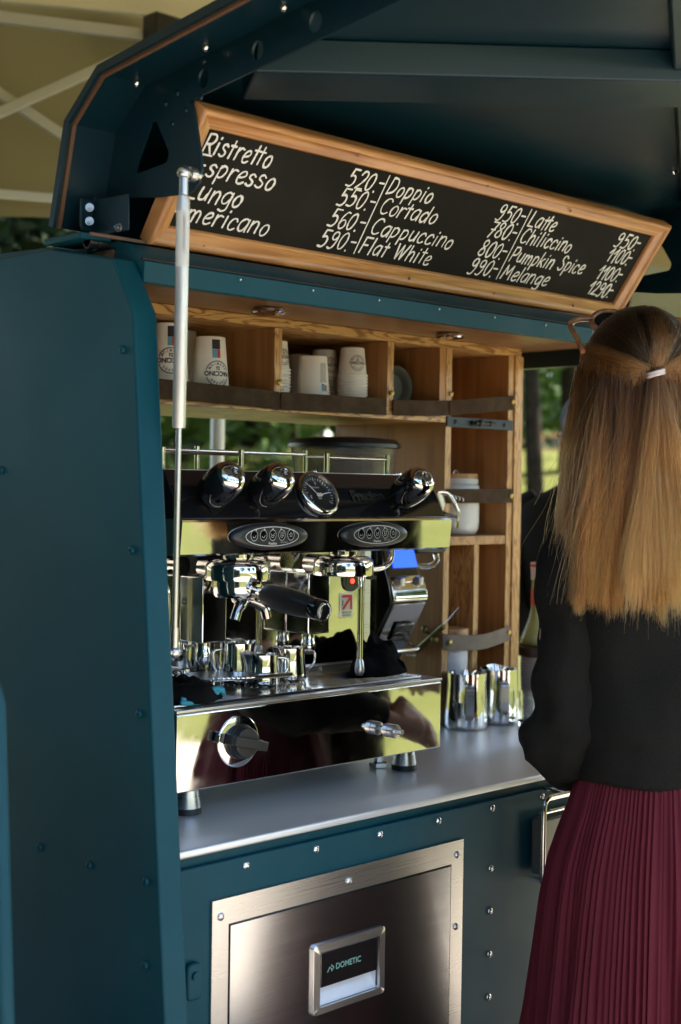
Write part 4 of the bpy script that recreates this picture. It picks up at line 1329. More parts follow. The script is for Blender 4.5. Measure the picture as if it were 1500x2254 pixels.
# raised steel cup rest
CS = thing("cup_rest", "low brushed steel cup rest with wire legs standing on the drip tray", "cup rest", (1.55, .25, GZ))
MB().prism([(1.455, .205, 1.1045), (1.520, .187, 1.1045), (1.590, .172, 1.1045), (1.607, .185, 1.1045), (1.612, .205, 1.1045), (1.585, .230, 1.1045), (1.545, .300, 1.1045), (1.480, .312, 1.1045), (1.448, .280, 1.1045)], (0, 0, .0022)).build("plate", BRUSH, CS, bevel=.001)
mb = MB()
for k in range(9):
    q = Vector((1.452 + .008 * k, .207 - .0022 * k, 1.1068))
    mb.cyl(q, q + Vector((-.004, -.010, .0045)), .0016, .0010, 8)
mb.build("teeth", CHROME, CS)
mb = MB()
mb.tube(rounded([(1.600, .178, 1.1085), (1.515, .186, 1.1085), (1.470, .205, 1.1085)], .01), .0030, 10)
mb.tube(rounded([(1.47, .300, 1.1055), (1.455, .300, 1.120), (1.440, .300, 1.120), (1.440, .262, 1.120), (1.440, .262, 1.1066)], .006), .0022, 8)
for q in ((1.475, .230), (1.585, .200), (1.49, .295), (1.545, .285)):
    mb.cyl((q[0], q[1], GZ), (q[0], q[1], 1.1046), .0024, n=8)
mb.build("wire_leg", CHROME, CS, smooth=60)
# second small strainer against the left edge
ST = thing("milk_strainer", "small chrome strainer with a sprung clip at the left end of the drip tray", "strainer", (1.40, .27, GZ))
MB().lathe([(.0, .0), (.021, .0), (.024, .010), (.026, .013), (.0245, .0135), (.022, .011), (.0195, .0015), (0, .0015)], (1.405, .270, GZ), (0, 0, 1), 28).build("bowl", CHROME, ST, smooth=50)
mb = MB().cyl((1.415, .285, GZ + .006), (1.415, .285, GZ + .046), .0025, n=10)
mb.tube([(1.395 + .0042 * k + .006 * math.sin(k * 1.9), .300 + .003 * math.cos(k * 1.9), GZ + .024 + .007 * math.cos(k * 1.9)) for k in range(16)], .0016, 8)
mb.cyl((1.40, .30, GZ + .020), (1.46, .30, GZ + .030), .003, n=10)
mb.build("spring_clip", CHROME, ST, smooth=60)


def crumple(cx, cy, z, rx, ry, h, seed, ang=0, drape=None):
    """A bunched-up cloth: folded height field with a skirt down to z."""
    mb = MB()
    n, m = 46, 22
    rings = []
    ca, sa = math.cos(ang), math.sin(ang)
    for j in range(m + 1):
        t = j / m
        ring = []
        for i in range(n):
            a = 2 * PI * i / n
            e = 1 + .22 * noise.noise(Vector((math.cos(a) * 1.6 + seed, math.sin(a) * 1.6, seed * 1.7)))
            rr = math.sin(t * PI / 2) ** .8 * e
            px, py = rx * rr * math.cos(a), ry * rr * math.sin(a)
            f = noise.noise(Vector((px * 30 + seed, py * 20 + seed * 3, 0))) * .5 + abs(noise.noise(Vector((px * 34, py * 46, seed)))) * .5
            hh = h * max(0, (1 - t ** 3)) * (.55 + f)
            ring.append(Vector((cx + px * ca - py * sa, cy + px * sa + py * ca, z + .0008 + max(hh, 0))))
        rings.append(ring)
    mb.loft(rings[::-1], cap=True)
    return mb


cl = thing("cleaning_cloth", "crumpled black cloth with a blue hem at the left front of the drip tray", "cloth", (1.39, .18, GZ))
crumple(1.388, .188, GZ, .062, .048, .042, 3.3, R(25)).build("cloth", CLOTH, cl, smooth=180)
hm = MB()
p = catmull([(1.345, .150, GZ + .008), (1.375, .147, GZ + .006), (1.40, .152, GZ + .010), (1.418, .160, GZ + .016), (1.432, .158, GZ + .014), (1.440, .163, GZ + .006)], 8)
hm.tube(p, [.0045] * 20 + [.0055] * 14 + [.004] * 7, 8).build("blue_hem", CLOTHBLUE, cl, smooth=180)
hm = MB().tube([q + Vector((-.004, -.004, -.004)) for q in p[:30]], .004, 8).build("blue_hem", CLOTHBLUE, cl, smooth=180)
cl = thing("cleaning_cloth", "bunched black cloth hanging over the right back corner of the drip tray", "cloth", (1.84, .25, GZ))
crumple(1.862, .235, GZ, .080, .050, .040, 8.1, R(28)).build("cloth", CLOTH, cl, smooth=180)
crumple(1.900, .272, GZ, .058, .040, .062, 5.7, R(40)).build("cloth_fold", CLOTH, cl, smooth=180)

# ------------------------------------------------------------------ coffee grinder
GR = thing("coffee_grinder", "black and steel coffee grinder with a lit blue display behind the machine", "grinder", (2.09, .55, .912))
gu, gv = Vector((1, 0, 0)), Vector((0, -1, 0))
MB().prism_x([(.43, .9125), (.43, .935), (.50, .96), (.50, 1.27), (.70, 1.30), (.70, .9125)], 2.01, 2.165).build("body", BLACKPLAS, GR, bevel=.006)
# leaning head: side outline in (y,z)
MB().prism_x([(.398, 1.225), (.392, 1.188), (.472, 1.055), (.520, 1.055), (.60, 1.24), (.60, 1.322), (.432, 1.322), (.407, 1.245)], 2.068, 2.166).build("head", BLACKGLOSS, GR, bevel=.006, seg=3)
MB().prism([(2.088, .4098, 1.2580), (2.158, .4098, 1.2580), (2.158, .4300, 1.3170), (2.088, .4300, 1.3170)], (0, -.0030, .0010)).build("display", SCREEN, GR)
MB().prism_x([(.4075, 1.2440), (.3900, 1.2230), (.3835, 1.2020), (.3835, 1.1930), (.3905, 1.1885), (.3960, 1.1960)], 2.067, 2.167).build("chin_bar", MIRROR, GR, bevel=.004, seg=3)
for x in (2.084, 2.140):
    MB().box(x, x + .012, .3825, .402, 1.222, 1.240).build("chin_clip", SATIN, GR, bevel=.003)
MB().prism_x([(.3905, 1.1875), (.3875, 1.1860), (.4640, 1.0530), (.4690, 1.0540)], 2.070, 2.164).build("front_plate", mat("smoked_steel", (.26, .26, .265), .12, 1.0), GR, bevel=.002)
mb = MB().prism([(2.098, .4095, 1.147), (2.150, .4095, 1.147), (2.150, .432, 1.110), (2.098, .432, 1.110)], (0, -.006, -.004))
mb.build("portafilter_window", BLACKGLOSS, GR, bevel=.003)
mb = MB().tube(rounded([(2.085, .432, 1.098), (2.085, .405, 1.090), (2.165, .405, 1.090), (2.165, .432, 1.098)], .01), .004, 10)
mb.build("fork", CHROME, GR, smooth=60)
MB().prism_x([(.470, 1.0640), (.490, .99), (.500, .9600), (.52, .9600), (.52, 1.0640)], 2.075, 2.155).build("neck", CHROME, GR, bevel=.004)
MB().ball((2.108, .466, 1.045), (.011, .008, .011)).build("neck_screw", BLACKPLAS, GR)
MB().box(2.170, 2.262, .42, .52, 1.285, 1.315).build("side_tray", BLACKPLAS, GR, bevel=.005)
MB().lathe([(.094, 1.360), (.096, 1.40), (.108, 1.475), (.1125, 1.502), (.1100, 1.502), (.1055, 1.475), (.0935, 1.40), (.0915, 1.360)], (2.102, .57, 0), (0, 0, 1), 44, cap=False).build("hopper", HOPPER, GR, smooth=60)
MB().lathe([(.0, 1.362), (.090, 1.362), (.0925, 1.400), (.0945, 1.416), (.06, 1.424), (0, 1.428)], (2.102, .57, 0), (0, 0, 1), 40).build("beans", BEANS, GR, smooth=60)
MB().lathe([(.1135, 1.500), (.1190, 1.502), (.1190, 1.509), (.110, 1.519), (.07, 1.523), (0, 1.524)], (2.102, .57, 0), (0, 0, 1), 44).build("hopper_lid", BLACKPLAS, GR, smooth=40)
MB().lathe([(.060, 1.325), (.085, 1.345), (.094, 1.359), (0, 1.359)], (2.102, .57, 0), (0, 0, 1), 36).build("hopper_collar", BLACKPLAS, GR, smooth=40)
GD = thing("glass_scoop", "small clear glass cup with curved lip hanging under the grinder tray", "glass", (2.24, .44, 1.26))
MB().tube(catmull([(2.165, .445, 1.262), (2.205, .440, 1.256), (2.235, .436, 1.258), (2.250, .436, 1.268), (2.247, .437, 1.2825)], 6), .006, 12).build("glass_lip", GLASS, GD, smooth=60)

# ------------------------------------------------------------------ small things on the shelves and the counter
CK = thing("corkscrew", "waiter's chrome corkscrew hanging from the strap in front of the white jar", "corkscrew", (2.27, .42, 1.40))
mb = MB()
for d in (0, .012):
    mb.tube(catmull([(2.228, .418, 1.4125), (2.250, .414, 1.4115), (2.268, .412, 1.400 - d * .5), (2.282 - d * .2, .411, 1.380), (2.2885 - d * .3, .411, 1.366), (2.2885, .412, 1.352), (2.2885, .413, 1.336)], 6), .0035, 10)
mb.build("lever", CHROME, CK, smooth=60)
MB().tube([(2.250 + .0024 * k, .426 + .004 * math.cos(k * 1.25), 1.4085 + .0045 * math.sin(k * 1.25) - .0004 * k) for k in range(30)], .0013, 8).build("worm", CHROME, CK, smooth=60)
MB().cyl((2.245, .415, 1.367), (2.283, .412, 1.360), .0048, .003, 12).build("blade", BLACKPLAS, CK, smooth=50)
MB().prism([(2.228, .419, 1.412), (2.242, .416, 1.407), (2.252, .416, 1.388), (2.246, .417, 1.370), (2.236, .418, 1.392)], (0, .003, 0)).build("body", SATIN, CK, bevel=.001)

JR = thing("storage_jar", "squat white ceramic jar with a wooden lid held by the middle strap", "jar", (2.405, .515, 1.3175))
MB().lathe([(0, .0005), (.036, .0005), (.046, .004), (.051, .013), (.0525, .030), (.0525, .104), (.0515, .110), (.047, .113), (0, .113)], (2.405, .52, 1.3172), (0, 0, 1), 40).build("body", CERAMIC, JR, smooth=60)
MB().lathe([(0, .1132), (.049, .1132), (.0495, .116), (.0495, .124), (.047, .126), (0, .126)], (2.405, .52, 1.3172), (0, 0, 1), 40).build("lid_rim", CERAMIC, JR, smooth=50)
MB().lathe([(0, .1262), (.0475, .1262), (.048, .128), (.048, .1345), (.0465, .136), (0, .136)], (2.405, .52, 1.3172), (0, 0, 1), 40).build("lid", W_LID, JR, smooth=40)
MB().tube(arc((2.380, .50, 1.452), .008, 0, PI, 8), .0016, 8).build("lid_loop", SATIN, JR)
TN = thing("coffee_tin", "tall white tin with gold script and a wooden lid behind the lower strap", "tin", (2.3485, .4785, .912))
MB().lathe([(0, .0005), (.0365, .0005), (.0372, .003), (.0372, .188), (.0365, .190), (0, .190)], (2.3485, .4785, .9117), (0, 0, 1), 40).build("body", TINWHITE, TN, smooth=50)
MB().lathe([(0, .1902), (.0378, .1902), (.0378, .2035), (.037, .205), (0, .205)], (2.3485, .4785, .9117), (0, 0, 1), 40).build("lid", W_LID, TN, smooth=40)


def wrap(mb, pts2, c, r0, r1, h, z0, a_c, flip=False, lift=.0004):
    """2-D marks (x across, y up, metres) onto a cone wall; a_c = direction the marks face."""
    out = []
    for x, y in pts2:
        t = max(0, min(1, (y - z0) / h))
        r = r0 + (r1 - r0) * t + lift
        a = a_c + x / r
        out.append(Vector((c[0] + r * math.cos(a), c[1] + r * math.sin(a), c[2] + y)))
    return out


w = MB()
sts, W_ = text_strokes("coffee to go", .017, slant=.25, tight=.6)
for st in sts:
    p2 = [(p.x - .020, p.y + .090) for p in st]
    q = wrap(w, p2, (2.3485, .4785, .9117), .0372, .0372, 1, 0, R(-128))
    a = sum((math.atan2(v.y - .4785, v.x - 2.3485) for v in q)) / len(q)
    ribbon(w, q, .0016, (math.cos(a), math.sin(a), 0), .0003)
w.build("gold_script", GOLDINK, TN, smooth=0)

jug("milk_pitcher", "large steel milk pitcher nearest the espresso machine, its strap handle facing the camera", "milk pitcher", 2.316, .405, .9117, .0425, .118, R(-132), "steel milk pitchers on the counter", square=True, hw=.022, bulge=1.10)
jug("milk_pitcher", "large steel milk pitcher standing between the first pitcher and the glass", "milk pitcher", 2.424, .405, .9117, .0420, .118, R(-128), "steel milk pitchers on the counter", square=True, hw=.022, bulge=1.10)
jug("milk_pitcher", "steel milk pitcher at the back, half hidden behind the shot glass", "milk pitcher", 2.575, .50, .9117, .0420, .130, R(-60), "steel milk pitchers on the counter", square=True, hw=.022, bulge=1.10)
SG = thing("shot_glass", "clear tall shot glass with a brown coffee residue beside the sleeve", "glass", (2.43, .335, .9117))
MB().lathe([(0, .0004), (.0165, .0004), (.018, .003), (.021, .074), (.0198, .074), (.0168, .012), (0, .010)], (2.4335, .335, .9117), (0, 0, 1), 32).build("glass_wall", GLASS, SG, smooth=50)
MB().lathe([(0, .0103), (.0164, .0103), (.0168, .016), (0, .016)], (2.4335, .335, .9117), (0, 0, 1), 28).build("coffee", mat("coffee", (.20, .07, .02), .2), SG)
TB = thing("ribbed_tub", "grey ribbed plastic tub with a dark lid under the syrup bottle", "tub", (2.631, .461, .912))
pr = [(0, .9118), (.052, .9118)]
for k in range(19):
    pr += [(.0535, .914 + k * .0062), (.0522, .9165 + k * .0062)]
pr += [(.053, 1.038), (0, 1.038)]
MB().lathe(pr, (2.631, .461, 0), (0, 0, 1), 40).build("tub_wall", mat("ribbed_grey", (.34, .29, .27), .5), TB, smooth=30)
MB().lathe([(0, 1.0382), (.056, 1.0382), (.057, 1.041), (.057, 1.060), (.055, 1.062), (0, 1.062)], (2.631, .461, 0), (0, 0, 1), 40).build("tub_lid", mat("dark_brown_lid", (.035, .012, .008), .35), TB, smooth=40)
BT = thing("syrup_bottle", "pale green syrup bottle with a red neck band and white cap on the ribbed tub", "bottle", (2.631, .461, 1.062))
bo = (2.631, .461, 1.0622)
MB().lathe([(0, .0003), (.034, .0003), (.0375, .003), (.0375, .016), (.033, .028), (.0255, .046), (.0185, .066), (.0150, .085), (.0142, .105), (.0138, .160), (0, .160)], bo, (0, 0, 1), 36).build("glass_body", GREENGLASS, BT, smooth=60)
MB().lathe([(.0152, .092), (.0148, .130), (.0144, .130)], bo, (0, 0, 1), 30, cap=False).build("red_band", RED, BT, smooth=60)
MB().lathe([(0, .150), (.0155, .150), (.0158, .166), (.0172, .178), (.0172, .188), (.0162, .190), (0, .190)], bo, (0, 0, 1), 30).build("cap", mat("pinkish_white", (.62, .55, .53), .4), BT, smooth=50)
MB().lathe([(.01735, .180), (.01735, .187)], bo, (0, 0, 1), 30, cap=False).build("cap_band", RED, BT)
NT = thing("brass_tamper_pin", "brass rod tool with a steel needle fixed slanting across the shelf upright", "tool", (2.278, .47, 1.10))
MB().cyl((2.278, .5134, 1.0686), (2.278, .4392, 1.1277), .0072, .0062, 16).cyl((2.278, .4881, 1.1120), (2.278, .4642, 1.0990), .004).ball((2.277, .4900, 1.1165), .0088).ball((2.277, .4620, 1.0965), .0088).build("brass_rod", mat("dull_brass", (.20, .16, .05), .4, .8), NT, smooth=50)
MB().cyl((2.278, .4392, 1.1277), (2.278, .3975, 1.1700), .0016, .0007, 8).build("needle", SATIN, NT)
MB().cyl((2.278, .545, 1.056), (2.278, .522, 1.057), .0014).ball((2.278, .520, 1.057), .0036).build("tip", SATIN, NT)
GT = thing("round_tin", "round dull green tin lying on its side in the right upper shelf cell", "tin", (2.21, .56, 1.63))
MB().lathe([(0, .0), (.030, .0), (.034, -.004), (.036, -.012), (.041, -.016), (.044, -.018), (.0465, -.014), (.0470, .0), (.0465, .08), (0, .08)], (2.206, .535, 1.6335), (.12, 1, 0), 44).build("tin_body", GREYTIN, GT, smooth=40)

# ------------------------------------------------------------------ paper cups (upside down, nested stacks)


def cup_mesh(h, rt, rb):
    return MB().lathe([(0, h - .003), (rt - .003, h - .003), (rt - .0015, h), (rt, h - .0005), (rb - .0012, .0045), (rb + .0012, .0040), (rb + .0020, .0022), (rb + .0012, .0004), (rb - .0010, .0002), (rb - .002, .004), (rt - .002, h - .004), (0, h - .004)], (0, 0, 0), (0, 0, 1), 40)


def cup_logo(parent, c, h, rt, rb, face, s, zc, font_cache={}):
    """Round stamp, upside down like the cup; zc = height of its middle above the rim."""
    def mp(pts, lift=.0005):
        return wrap(None, [(-x * s, zc - y * s) for x, y in pts], c, rb, rt, h, 0, face, lift=lift)

    def mpn(q):
        a = sum(math.atan2(v.y - c[1], v.x - c[0]) for v in q) / len(q)
        return (math.cos(a), math.sin(a), 0)
    w = MB()
    for a0, a1 in ((R(18), R(162)), (R(198), R(342))):
        for k in range(8):
            b0, b1 = a0 + (a1 - a0) * k / 8, a0 + (a1 - a0) * (k + 1) / 8
            q = mp([(math.cos(b), math.sin(b)) for b in (b0, (b0 + b1) / 2, b1)])
            ribbon(w, q, .055 * s * 1.3, mpn(q), 0)
    if "P" not in font_cache:
        font_cache["P"] = font_mesh("PIACCINO", .46, .016)
        font_cache["C"] = [(ch, font_mesh(ch, .26, .006)) for ch in "COFFEE"]
        font_cache["M"] = [(ch, font_mesh(ch, .26, .006)) for ch in "PREMIUM"]
    vs, fs = font_cache["P"]
    w.add(mp([(v.x * 1.05, v.y * 1.15 - .18) for v in vs], .0006), fs)
    for key, rad, mid, sg in (("C", .66, 90, 1), ("M", .88, 270, -1)):
        L_ = font_cache[key]
        for k, (ch, (vs, fs)) in enumerate(L_):
            a = R(mid) - sg * R(19) * (k - (len(L_) - 1) / 2)
            er = Vector((math.cos(a), math.sin(a))) * sg
            et = Vector((math.sin(a), -math.cos(a))) * sg
            w.add(mp([(er.x * (rad * sg + v.y) + et.x * v.x, er.y * (rad * sg + v.y) + et.y * v.x) for v in vs], .0006), fs)
    for x0, y0, x1, y1 in ((-.15, -.42, -.02, -.28), (.03, -.40, .15, -.32), (-.15, -.58, -.02, -.46), (.03, -.58, .15, -.44)):
        w.add(mp([(x0, y0), (x1, y0), (x1, y1), (x0, y1)], .0006), [(0, 1, 2, 3)])
    w.build("printed_stamp", INK, parent, smooth=0)


def cup_patch(parent, c, h, rt, rb, face, items):
    for nm, m, x0, x1, z0, z1 in items:
        w = MB()
        nseg = 5
        top = wrap(None, [(x0 + (x1 - x0) * k / nseg, z1) for k in range(nseg + 1)], c, rb, rt, h, 0, face)
        bot = wrap(None, [(x0 + (x1 - x0) * k / nseg, z0) for k in range(nseg + 1)], c, rb, rt, h, 0, face)
        w.add(top + bot, [(k, k + 1, nseg + 2 + k, nseg + 1 + k) for k in range(nseg)])
        w.build(nm, m, parent, smooth=0)


SHZ = 1.5853
GROUP_C = "white paper cups on the shelf"


def cup_stack(x, y, size, n, label_top, label_in, face=None, logo=True, patch=None, stamp_z=.5):
    h, rt, rb, step = size
    base = None
    for k in range(n):
        z = SHZ + .0003 + step * k
        top = k == n - 1
        if base is None or top:
            o = thing("paper_cup", label_top if top else label_in, "paper cup", (x, y, z), GROUP_C)
            mb = cup_mesh(h, rt, rb)
            mb.v = [(a + x, b + y, c + z) for a, b, c in mb.v]
            mb.build("cup_wall", PAPER, o, smooth=40)
            if base is None:
                base = o
            if top:
                c = (x, y, z)
                f = face if face is not None else R(-128)
                if logo:
                    cup_logo(o, c, h, rt, rb, f, rt * (.86 if h > .1 else .64), h * stamp_z)
                if patch:
                    cup_patch(o, c, h, rt, rb, f, patch)
        else:
            copy_tree(base, (0, 0, step * k), label_in)


BIG = (.108, .0270, .0375, .0065)
MID = (.0855, .0275, .0345, .0065)
SML = (.058, .0240, .0305, .0066)
dirty = [("dark_patch", INK, .004, .020, .082, .102), ("blue_patch", BLUE, .004, .013, .066, .0815), ("red_patch", RED, .0132, .020, .066, .0815)]
cup_stack(1.608, .530, BIG, 4, "tall white paper cup half hidden by the gas strut", "nested cup in the stack behind the gas strut", R(-122), True, [("dark_patch", INK, -.006, .008, .082, .102), ("blue_patch", BLUE, -.006, .002, .066, .0815), ("red_patch", RED, .0022, .010, .066, .0815)], .36)
cup_stack(1.700, .610, BIG, 4, "plain tall paper cup at the back between the two stamped tall cups", "nested cup in the back stack of tall cups", None, False)
cup_stack(1.685, .505, BIG, 1, "tall white paper cup with black, blue and red print left of the first partition", "", R(-104), True, [("dark_patch", INK, -.010, .006, .084, .102), ("blue_patch", BLUE, -.010, -.001, .068, .0835), ("red_patch", RED, -.0008, .006, .068, .0835)], .36)
cup_stack(1.868, .530, SML, 10, "top small paper cup of the ribbed stack just right of the first partition", "small nested cup in the ribbed stack right of the first partition", R(-92), True, None, .45)
cup_stack(2.045, .650, SML, 9, "top small paper cup of the stack furthest back in the middle cell", "small nested cup in the stack furthest back in the middle cell", None, False)
TXT = [("print_column", INKGREY, .006 + 0, .006 + .012, .034, .074)]
cup_stack(1.948, .505, MID, 2, "medium paper cup with a column of grey text and a blue and red square", "medium cup nested under the text printed cup", R(-118), False,
          [("blue_patch", BLUE, .010, .018, .016, .028), ("red_patch", RED, .0182, .0235, .016, .028), ("dark_patch", INK, .010, .016, .0282, .0300)] + [("text_line", INKGREY, .006 + .001 * (k % 3), .0235 - .0012 * ((k * 7) % 3), .0335 + .0026 * k, .0348 + .0026 * k) for k in range(15)])
cup_stack(2.056, .585, SML, 10, "top small stamped paper cup directly behind the text printed cup", "small nested cup in the stack behind the text printed cup", R(-100), True, None, .45)
cup_stack(2.0585, .505, SML, 10, "top small stamped paper cup of the stack right in front of the second partition", "small nested cup in the ribbed stack against the second partition", R(-112), True, None, .45)
PC = thing("paper_cup", "single white paper cup standing upright in the lowest shelf compartment", "paper cup", (2.455, .56, .912), GROUP_C)
MB().lathe([(0, .0), (.022, .0), (.031, .082), (.0325, .084), (.031, .086), (.029, .084), (.021, .003), (0, .003)], (2.4535, .4785, .9127), (0, 0, 1), 36).build("cup_wall", PAPER, PC, smooth=40)

# ------------------------------------------------------------------ people
WA = Vector((1.915, -.340, 0))            # where the customer stands
WR = Vector((.7109, -.7033, 0))           # her right
WF = Vector((.7033, .7109, 0))            # the way she faces


def wp(a, b, z):
    return WA + WR * a + WF * b + Vector((0, 0, z))


def limb(mb, pts, rad, n=14):
    """Tapered round limb with ball ends through pts."""
    mb.tube(catmull(pts, 5), [v.x for v in catmull([(r, 0, 0) for r in rad], 5)], n)
    mb.ball(pts[0], rad[0], 14, 10).ball(pts[-1], rad[-1], 14, 10)


def ering(f, a, b, z, ra, rb, n=40, p=2.3):
    r = []
    for i in range(n):
        t = 2 * PI * i / n
        c, s = math.cos(t), math.sin(t)
        r.append(f(a + ra * math.copysign(abs(c) ** (2 / p), c), b + rb * math.copysign(abs(s) ** (2 / p), s), z))
    return r


def head_parts(mb, f, a, b, z, k=1.0, yaw=0.0):
    """Head about its centre (a,b,z) at eye height; faces +b turned by yaw."""
    c, s = math.cos(yaw), math.sin(yaw)

    def h(x, y, zz):
        return f(a + (x * c - y * s) * k, b + (x * s + y * c) * k, z + zz * k)
    M3 = (f(1, 0, 0) - f(0, 0, 0)), (f(0, 1, 0) - f(0, 0, 0)), Vector((0, 0, 1))
    X = M3[0] * c + M3[1] * s
    Y = M3[1] * c - M3[0] * s
    M = Matrix((X, Y, M3[2])).transposed()
    mb.ball(h(0, -.005, .025), (.074 * k, .094 * k, .090 * k), 28, 18, M)       # cranium
    mb.ball(h(0, .030, -.040), (.056 * k, .058 * k, .072 * k), 24, 16, M)       # jaw and face
    mb.ball(h(0, .068, -.088), (.024 * k, .020 * k, .017 * k), 14, 10, M)       # chin
    mb.tube([h(0, .084, .012), h(0, .098, -.020), h(0, .106, -.034)], [.008 * k, .010 * k, .013 * k], 10)
    mb.ball(h(0, .104, -.035), (.016 * k, .011 * k, .010 * k), 12, 8, M)
    for q in (-1, 1):
        mb.ball(h(q * .031, .080, .004), (.013 * k, .010 * k, .008 * k), 12, 8, M)   # lids
        mb.ball(h(q * .031, .084, .022), (.021 * k, .009 * k, .006 * k), 12, 8, M)   # brow
        mb.ball(h(q * .036, .066, -.030), (.022 * k, .018 * k, .020 * k), 12, 8, M)  # cheek
        mb.ball(h(q * .076, -.002, -.008), (.009 * k, .020 * k, .032 * k), 12, 8, M)  # ear
    mb.ball(h(0, .086, -.058), (.024 * k, .010 * k, .0062 * k), 14, 8, M)
    mb.ball(h(0, .085, -.068), (.020 * k, .010 * k, .0070 * k), 14, 8, M)
    return h


def hand(mb, wrist, d, palm_n, side, curl=.5, k=1.0):
    """Palm and five fingers from the wrist along d; palm_n faces out of the palm, side = towards the thumb."""
    d, palm_n, side = Vector(d).normalized(), Vector(palm_n).normalized(), Vector(side).normalized()
    w = Vector(wrist)
    mb.tube([w, w + d * .03 * k, w + d * .075 * k], [.020 * k, .026 * k, .030 * k], 12)
    for off in (-.026, -.009, .009, .026):
        mb.tube([w + d * .02 * k + side * off * .6, w + d * .085 * k + side * off * k], [.012 * k, .0115 * k], 10)
    for off, L in ((-.030, .062), (-.010, .078), (.010, .082), (.029, .072)):
        p = w + d * .085 * k + side * off * k
        pts = [p]
        ang = .15 + curl * .5
        for j, seg in enumerate((.45, .32, .23)):
            dd = d * math.cos(ang) + palm_n * math.sin(ang)
            pts.append(pts[-1] + dd * L * seg * k)
            ang += curl * .75
        mb.tube(pts, [.0095 * k, .0088 * k, .0080 * k, .0068 * k], 10)
        mb.ball(pts[-1], .0068 * k, 10, 8)
    p = w + d * .028 * k + side * .022 * k
    pts = [p, p + (side * .8 + d * .6) * .034 * k, p + (side * .8 + d * .6) * .034 * k + (d * .9 + palm_n * .5) * .032 * k, p + (side * .8 + d * .6) * .034 * k + (d * .9 + palm_n * .5) * .032 * k + (d * .8 + palm_n * .7) * .022 * k]
    mb.tube(pts, [.0135 * k, .0115 * k, .0098 * k, .0075 * k], 10)
    mb.ball(pts[-1], .0075 * k, 10, 8)


def fuse(ob, voxel, smooth=4):
    m = ob.modifiers.new("one_surface", 'REMESH')
    m.mode = 'VOXEL'
    m.voxel_size = voxel
    m.use_smooth_shade = True
    s = ob.modifiers.new("relax", 'SMOOTH')
    s.iterations = smooth
    s.factor = .5


def ruffle(mb, amp, sc, seed):
    out = []
    for v in mb.v:
        p = Vector(v)
        q = noise.noise_vector(p * sc + Vector((seed, seed, seed))) * amp + noise.noise_vector(Vector((p.x * sc * 2.4, p.y * sc * 2.4, p.z * sc * 1.1))) * amp * .5
        out.append(tuple(p + q))
    mb.v = out


WO = thing("person", "woman seen from behind in black jacket and burgundy pleated skirt with long blonde brown hair", "person", wp(0, 0, 0))
body = MB()
HA_, HB_, HZ = -.052, .005, 1.586
head_parts(body, wp, HA_, HB_, HZ, .98)
limb(body, [wp(-.03, -.02, 1.55), wp(-.015, -.028, 1.46), wp(-.005, -.028, 1.40)], [.050, .050, .060])
body.loft([ering(wp, 0, 0, z, ra, rb) for z, ra, rb in ((.90, .115, .085), (1.0, .112, .080), (1.1, .112, .080), (1.22, .130, .090), (1.32, .150, .085), (1.385, .11, .07), (1.42, .05, .05))])
for q in (-1, 1):
    limb(body, [wp(q * .135, -.01, 1.325), wp(q * .166, -.01, 1.20), wp(q * .165, .005, 1.065)], [.038, .036, .034])
    limb(body, [wp(q * .165, .005, 1.065), wp(q * .12, .14, 1.005), wp(q * .062, .255, .955)], [.034, .029, .022])
    limb(body, [wp(q * .060, 0, .90), wp(q * .07, .005, .52), wp(q * .07, -.01, .10)], [.066, .050, .036])
    body.tube([wp(q * .08, -.04, .05), wp(q * .085, .06, .035), wp(q * .09, .16, .025)], [.035, .038, .022], 14)
    hand(body, wp(q * .062, .255, .955), WF * .75 - WR * q * .5 + Vector((0, 0, -.25)), -WR * q * .8 - Vector((0, 0, .6)), Vector((0, 0, 1)) * .7 - WF * .2, .9 if q > 0 else .7, .92)
fuse(body.build("body", SKIN, WO, smooth=180), .0052, 5)
# jacket
jk = MB()
prof_j = [(.972, .134, .094, -.004), (.978, .140, .100, -.004), (1.000, .142, .102, -.004), (1.018, .140, .101, -.004), (1.026, .1395, .1005, -.004), (1.06, .148, .106, -.003), (1.14, .155, .110, 0), (1.24, .165, .113, 0), (1.31, .172, .112, -.003), (1.350, .168, .105, -.008), (1.380, .145, .090, -.014), (1.398, .112, .074, -.020), (1.410, .080, .064, -.022), (1.425, .067, .060, -.022), (1.450, .064, .058, -.022), (1.452, .058, .052, -.022)]
rings = []
for z, ra, rb, bo_ in prof_j:
    rings.append(ering(wp, 0, bo_, z, ra, rb, 72, 2.35))
fine = []
for r0, r1 in zip(rings, rings[1:]):
    for t in (0, .25, .5, .75):
        fine.append([a.lerp(b, t) for a, b in zip(r0, r1)])
fine.append(rings[-1])
jk.loft(fine, cap=False)
ruffle(jk, .007, 7.0, 2.0)
ruffle(jk, .003, 22.0, 4.0)
jk.v = [tuple(Vector(v) + WF * -.004 * math.sin(v[2] * 40 + 30 * abs((Vector(v) - WA).dot(WR))) * max(0, 1 - abs(v[2] - 1.12) / .2)) for v in jk.v]
jk.build("jacket", JACKET, WO, smooth=180)
